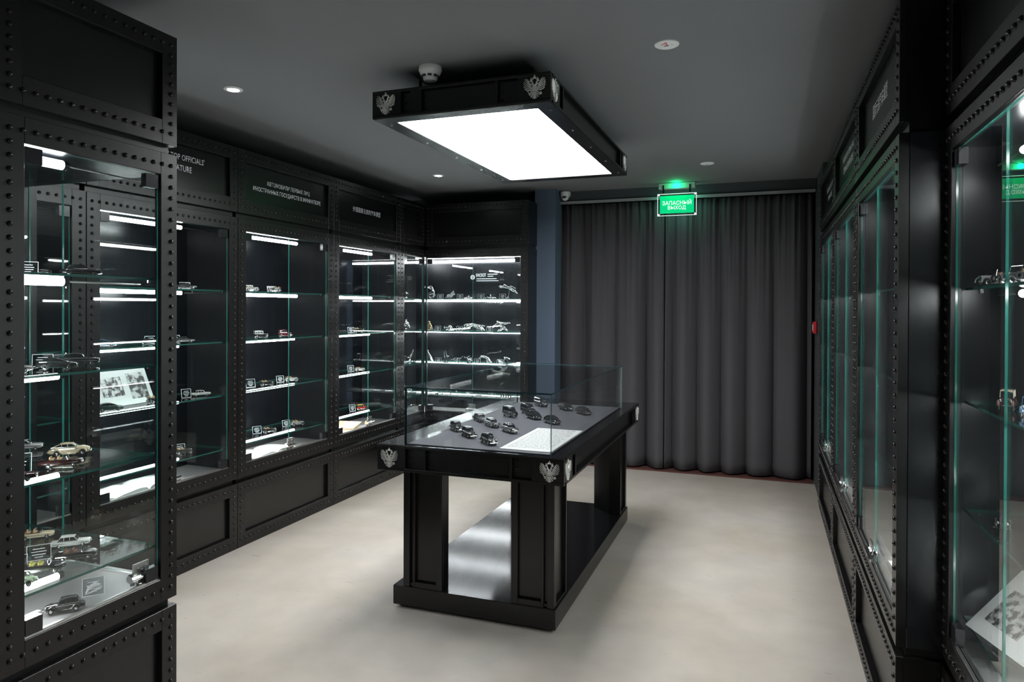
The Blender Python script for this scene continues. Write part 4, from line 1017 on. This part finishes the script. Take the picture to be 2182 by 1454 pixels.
fm = mascot('flying chrome figure with arms ahead, high on a thin stem, on the top shelf', flyer, -2.262, zA, base='disc', k=.92)
MB().path([(.0, 0, .016), (.006, 0, .050), (.014, 0, .088)], .004, .005, 8).build('stem', 'chrome', fm)
wing([(-.01, .012, .120), (.03, .016, .128), (.075, .018, .105)], .008, .002, .002).build('wing', 'chrome', fm)
mascot('chrome bird with flat wings behind the narrow corner pane on the top shelf', join(wing([(-.065, 0, .060), (-.03, 0, .050), (0, 0, .046), (.03, 0, .050), (.065, 0, .060)], .014, .014, .003), MB().path([(-.03, 0, .040), (0, 0, .044), (.03, 0, .03)], [.007, .010, .003], [.007, .010, .003], 8), MB().cyl((0, 0, .0), (0, 0, .04), .004, 8)).mesh('figure', ['chrome']), -3.34, zA, base='disc')
# second shelf
mascot('aged gold head and shoulders bust on the second shelf', skin_mesh('figure', [(0, 0, .0), (0, 0, .030), (0, 0, .055), (0, 0, .075), (0, 0, .098), (.022, 0, .045), (-.020, 0, .044), (.030, 0, .012)], [(0, 1), (1, 2), (2, 3), (3, 4), (2, 5), (2, 6), (5, 7)], [.022, .017, .015, .009, .0165, .011, .011, .007], 'gold'), -3.085, zB_, base=None)
mascot('chrome shell shaped mascot with a head poking out on the second shelf', join(MB().ball((.008, 0, .022), .026, 14, 8, 0, (1.1, .9, 1)), MB().path([(-.02, 0, .02), (-.045, 0, .026)], [.008, .006], [.008, .006], 8), MB().ball((-.05, 0, .028), .009), wing([(-.03, 0, .006), (.0, 0, .008), (.045, 0, .004)], .014, .010, .004)).mesh('figure', ['chrome']), -2.870, zB_, base=None)
def beast(name, P, m='chrome'):
    E_ = [(0, 1), (1, 2), (2, 3), (3, 4), (2, 5), (5, 6), (2, 7), (7, 8), (0, 9), (9, 10), (0, 11), (11, 12), (0, 13), (13, 14)]
    Rr = [.0180, .0155, .0170, .0125, .0130, .0085, .006, .0085, .006, .0115, .0062, .0115, .0062, .006, .004]
    return skin_mesh(name, P, E_, Rr, m)
leap = beast('figure', [(.050, 0, .040), (.0, 0, .062), (-.050, 0, .054), (-.072, 0, .056), (-.090, 0, .050), (-.080, -.010, .030), (-.112, -.010, .016), (-.078, .010, .028), (-.104, .010, .014), (.078, -.010, .030), (.098, -.010, .004), (.084, .010, .034), (.112, .010, .012), (.085, 0, .058), (.118, 0, .050)])
mascot('long leaping chrome panther across the door gap on the second shelf', leap, -2.620, zB_, base=None, k=1.05)
lean = human('figure', (.010, 0, .042), (-.018, 0, .060), (-.030, 0, .070), (-.040, 0, .080), (-.075, -.012, .030), (.078, .012, .066), (.060, -.006, .002), (-.040, .008, .0), le=(-.052, -.014, .044), lk=(.030, -.006, .022), rk=(.0, .010, .012))
mascot('chrome figure lunging with hair swept back at the right of the second shelf', lean, -2.330, zB_, base=None, k=1.15)
mascot('chrome seated figure behind the narrow corner pane on the second shelf', human('figure', (.0, 0, .03), (-.004, 0, .066), (-.002, 0, .078), (.0, 0, .092), (-.024, -.012, .04), (.026, .012, .05), (-.030, -.008, .0), (.034, .010, .004), lk=(-.022, -.010, .036), rk=(.026, .012, .026)), -3.34, zB_, base='disc')
mascot('low square chrome cap under the panther on the second shelf', join(MB().box(-.026, .026, -.014, .014, 0, .018), MB().cyl((0, 0, .018), (0, 0, .024), .009, 12)).mesh('figure', ['chrome']), -2.535, zB_, y=6.05)
# third shelf
mascot('chrome figure leaning far back with a long trailing cloak on the third shelf', join(MB().path([(.050, 0, .004), (.028, 0, .040), (.008, 0, .072), (-.006, 0, .096)], [.014, .018, .014, .007], [.008, .012, .011, .006], 10), MB().ball((-.012, 0, .108), .011), MB().path([(.0, -.012, .05), (-.018, -.014, .030), (-.006, -.012, .004)], .004, .005, 8), MB().path([(-.006, .010, .078), (-.026, .012, .068), (-.018, .012, .05)], .0035, .004, 8)).mesh('figure', ['chrome']), -3.092, zC, base=None)
mascot('chrome figure with two upright wings on the third shelf', join(wing([(-.012, 0, .035), (-.016, 0, .07), (-.024, 0, .108)], .006, .002, .006, up=(1, 0, .2)), wing([(.008, 0, .04), (.006, 0, .08), (.000, 0, .115)], .006, .002, .006, up=(1, 0, .2)), MB().path([(0, 0, .0), (-.002, 0, .03), (.004, 0, .055)], [.016, .010, .008], [.014, .010, .008], 8), MB().path([(.006, 0, .05), (.026, 0, .056), (.044, 0, .058)], .003, .004, 8), MB().ball((.010, 0, .062), .008)).mesh('figure', ['chrome']), -2.905, zC, base='disc', k=.9)
mascot('small chrome eagle with a raised wing on the third shelf', join(MB().path([(-.03, 0, .040), (-.012, 0, .026), (.012, 0, .020)], [.003, .012, .008], [.003, .010, .008], 8), MB().ball((.016, 0, .034), .010), wing([(.0, -.01, .022), (.022, -.02, .030), (.034, -.02, .012)], .010, .004, .003)).mesh('figure', ['chrome']), -2.655, zC, base='disc', k=.95)
mascot('chrome arched fish mascot bowing to the right on the third shelf', join(MB().path([(-.065, 0, .046), (-.045, 0, .066), (-.005, 0, .064), (.030, 0, .044), (.050, 0, .018)], [.006, .008, .010, .012, .008], [.004, .008, .012, .013, .008], 10), MB().path([(.028, -.012, .04), (.020, -.014, .018), (.036, -.012, .0)], .005, .006, 8), MB().path([(.028, .012, .04), (.030, .014, .018), (.046, .012, .0)], .005, .006, 8), MB().ball((.056, 0, .012), .012)).mesh('figure', ['chrome']), -2.490, zC, base=None)
mascot('chrome bird bending over a label card at the right of the third shelf', join(MB().path([(-.01, 0, .0), (-.012, 0, .03), (.0, 0, .046), (.026, 0, .048), (.050, 0, .040)], [.006, .006, .012, .009, .002], [.006, .006, .012, .009, .002], 8), wing([(.002, -.012, .046), (.022, -.014, .038), (.034, -.012, .022)], .010, .003, .003), MB().ball((-.008, 0, .054), .008)).mesh('figure', ['chrome']), -2.290, zC, base='disc', k=.95)
mascot('chrome winged figure behind the narrow corner pane on the third shelf', join(MB().path([(-.055, 0, .032), (-.02, 0, .026), (.01, 0, .034), (.02, 0, .05)], [.010, .012, .012, .006], [.010, .012, .012, .006], 8), wing([(.01, -.008, .04), (.034, -.012, .07), (.045, -.012, .105)], .008, .002, .004), wing([(.0, .008, .04), (.022, .012, .075), (.028, .012, .11)], .008, .002, .004), MB().cyl((.0, 0, 0), (.0, 0, .03), .007, 8)).mesh('figure', ['chrome']), -3.30, zC, base='disc')
# lowest shelf
mascot('flat chrome arrow mascot on the lowest shelf beside a label card', join(wing([(-.08, 0, .016), (-.02, 0, .022), (.06, 0, .008)], .003, .014, .004), MB().box(-.02, .02, -.012, .012, 0, .010)).mesh('figure', ['chrome']), -3.00, zD, base=None)
mascot('chrome bird folded into a sharp angle on the lowest shelf', join(MB().path([(-.075, 0, .030), (-.030, 0, .050), (.010, 0, .062), (.026, 0, .074)], [.003, .012, .014, .004], [.003, .010, .012, .004], 8), wing([(.010, 0, .062), (.040, 0, .034), (.056, 0, .0)], .010, .003, .005), MB().path([(-.03, 0, .04), (-.012, 0, .018), (-.03, 0, .0)], .005, .006, 8), MB().path([(.005, 0, .07), (-.012, 0, .094)], [.004, .001], [.004, .001], 6)).mesh('figure', ['chrome']), -2.830, zD, base=None)
mascot('small low chrome cap on the lowest shelf between two label cards', join(MB().ball((-.012, 0, .008), .012, 10, 6, 0, (1, 1, .8)), MB().ball((.016, 0, .008), .012, 10, 6, 0, (1, 1, .8)), MB().box(-.03, .03, -.008, .008, 0, .006)).mesh('figure', ['chrome']), -2.560, zD, base=None)
mascot('large smooth chrome bird behind the narrow corner pane on the lowest shelf', join(MB().path([(-.07, 0, .060), (-.03, 0, .052), (.02, 0, .030), (.055, 0, .022)], [.004, .020, .022, .008], [.004, .018, .018, .006], 10), wing([(-.02, -.018, .05), (.02, -.026, .060), (.065, -.02, .034)], .012, .004, .004), MB().box(-.03, .02, -.014, .014, 0, .02)).mesh('figure', ['chrome']), -3.33, zD, base=None)
mascot('row of small chrome letters shaped bar at the right of the lowest shelf', join(*[MB().box(-.05+.024*i, -.034+.024*i, -.006, .006, 0, .026+.006*(i % 2)) for i in range(5)]).mesh('figure', ['chrome']), -2.285, zD, base=None)
for i, (x, z, lab) in enumerate([(-2.975, zA, 'beside the leaning woman on the top shelf'), (-2.765, zA, 'right of the kneeling figure on the top shelf'), (-2.545, zA, 'right of the ball cap on the top shelf'), (-2.325, zA, 'at the foot of the flying figure'),
        (-3.000, zB_, 'right of the gold bust'), (-2.770, zB_, 'behind the panther\'s front paws'), (-2.455, zB_, 'behind the panther\'s hind legs'), (-2.992, zC, 'right of the figure leaning far back'), (-2.796, zC, 'right of the two upright wings'), (-2.580, zC, 'left of the arched fish'), (-2.350, zC, 'under the bending bird'),
        (-3.105, zD, 'left of the flat arrow mascot on the lowest shelf'), (-2.668, zD, 'right of the angled bird'), (-2.430, zD, 'farthest right on the lowest shelf')]):
    card('label card '+lab, x, 6.10, z, 0, 0.062, 0.046, -10, 'small label cards')
# printed notice on the end cabinet's back panel
nt = thing('wall_notice', 'dark notice with a round logo and small white text on the end cabinet back', 'notice', (-2.60, 6.332, 1.80))
MB().box(-0.165, 0.165, -0.003, 0.0, -0.055, 0.055).build('plate', 'gloss', nt)
link('lettering', text_mesh('lettering', 'МАСКОТ', 0.105, 0.034), nt, loc=(-0.040, -0.0035, 0.028))
tl = MB()
for (x0, x1, z) in ((0.03, 0.135, 0.036), (0.03, 0.09, 0.016), (-0.09, 0.125, -0.008), (-0.09, 0.145, -0.028)): tl.box(x0, x1, -0.0038, -0.003, z-0.0035, z+0.0035)
tl.build('small_text', 'letter', nt)['kind'] = 'stuff'
lg = MB().lathe([(0.0, -0.0004), (0.023, -0.0004)], 24, 0, (-0.130, -0.0034, 0.008), 'y')
lo = lg.build('logo_disc', 'letter', nt)
lm = MB().path([(-0.138, -0.0042, 0.022), (-0.138, -0.0042, -0.002), (-0.124, -0.0042, -0.002)], 0.0004, 0.003, 6).path([(-0.124, -0.0042, 0.018), (-0.118, -0.0042, 0.008), (-0.124, -0.0042, 0.002)], 0.0004, 0.003, 6)
lm.build('logo_mark', 'print_dark', lo)
# loose pieces on the end cabinet floor
wl = thing('spoked_wheel_badge', 'small round chrome badge lying on the end cabinet floor', 'badge', (-2.665, 6.07, 0.5007))
MB().path([(.022*math.cos(2*PI*i/18), 0, .024+.022*math.sin(2*PI*i/18)) for i in range(19)], .004, .004, 6).build('rim', 'chrome', wl)
sp = MB()
for i in range(4): sp.cyl((-.02*math.cos(PI*i/4), 0, .024-.02*math.sin(PI*i/4)), (.02*math.cos(PI*i/4), 0, .024+.02*math.sin(PI*i/4)), .0018, 6)
sp.build('spokes', 'chrome', wl)['kind'] = 'stuff'
rd = thing('chrome_lever', 'thin chrome lever with a ball end on the floor behind the corner pane', 'lever', (-3.31, 6.05, 0.5007))
MB().path([(0, 0, .008), (.02, 0, .03), (.06, 0, .05), (.10, 0, .052)], .003, .003, 8).build('rod', 'chrome', rd); MB().ball((0, 0, .009), .009).build('ball_end', 'chrome', rd)

# ---- right hand cabinets
r1, r2, r3, r4 = 1.567, 1.226, 0.90, 0.575
car('silver vintage open tourer model with a tall windscreen on the near right top shelf', 'tourer', 'paint_silver', 0.625, 2.350, r1, 196, k=1.0)
car('dark vintage open tourer model behind the green glass edge on the near right top shelf', 'tourer', 'paint_black', 0.640, 2.195, r1, 196, k=1.05)
car('brown vintage saloon model with a cream roof on the near right second shelf', 'saloon', 'paint_brown', 0.630, 2.262, r2, 250, roof='paint_cream', k=1.0)
car('blue vintage model cut by the picture edge on the near right second shelf', 'saloon', 'paint_blue', 0.645, 2.14, r2, 250, k=.95)
car('black vintage saloon model facing the room on the near right third shelf', 'saloon', 'paint_black', 0.615, 2.235, r3, 254, k=.9)
car('pale open model beside the black saloon on the near right third shelf', 'open', 'paint_white', 0.70, 2.14, r3, 250, k=.9, seat='interior_brown')
pb = thing('photo_print', 'pale photograph print leaning behind the cars on the near right third shelf', 'photograph', (0.80, 2.16, r3+0.003), 0, None, rot=(D2R(-18), 0, -R90))
MB().box(-0.17, 0.14, 0, 0.003, 0, 0.16).build('sheet', 'paper', pb)
MB().box(-0.13, 0.09, -0.001, 0, 0.03, 0.13).build('picture', mat('faded_photo_print', (0.45, 0.44, 0.43), 0.5, noise=(20, (0.18, 0.17, 0.17), (1, 1, 1), 1)), pb)
ps = thing('photo_sheet', 'white page with a black and white group photograph leaning in the lower right corner', 'photograph', (0.620, 2.17, r4+0.002), 0, None, rot=(D2R(-45), 0, D2R(-72)))
MB().box(-0.20, 0.26, 0, 0.002, 0, 0.23).build('sheet', 'paper', ps)
MB().box(-0.165, -0.03, -0.001, 0, 0.045, 0.165).build('picture', mat('group_photo_print', (0.42, 0.42, 0.41), 0.5, noise=(44, (0.01, 0.01, 0.01), (1, 1, 1), 1)), ps)
MB().box(0.02, 0.2, -0.001, 0, 0.04, 0.18).build('picture', M['print_grey'], ps)
car('pale vintage model seen edge on at the second shelf of the short Chinese header cabinet', 'saloon', 'paint_silver', 0.52, 2.80, 1.245, 250, k=.9)
car('white vintage model seen edge on at the third shelf of the short Chinese header cabinet', 'saloon', 'paint_white', 0.54, 2.82, 0.92, 250, k=.9)
album('open white book on the floor of the short Chinese header cabinet', 0.56, 2.86, s5, -R90, 0.40, 0.20)
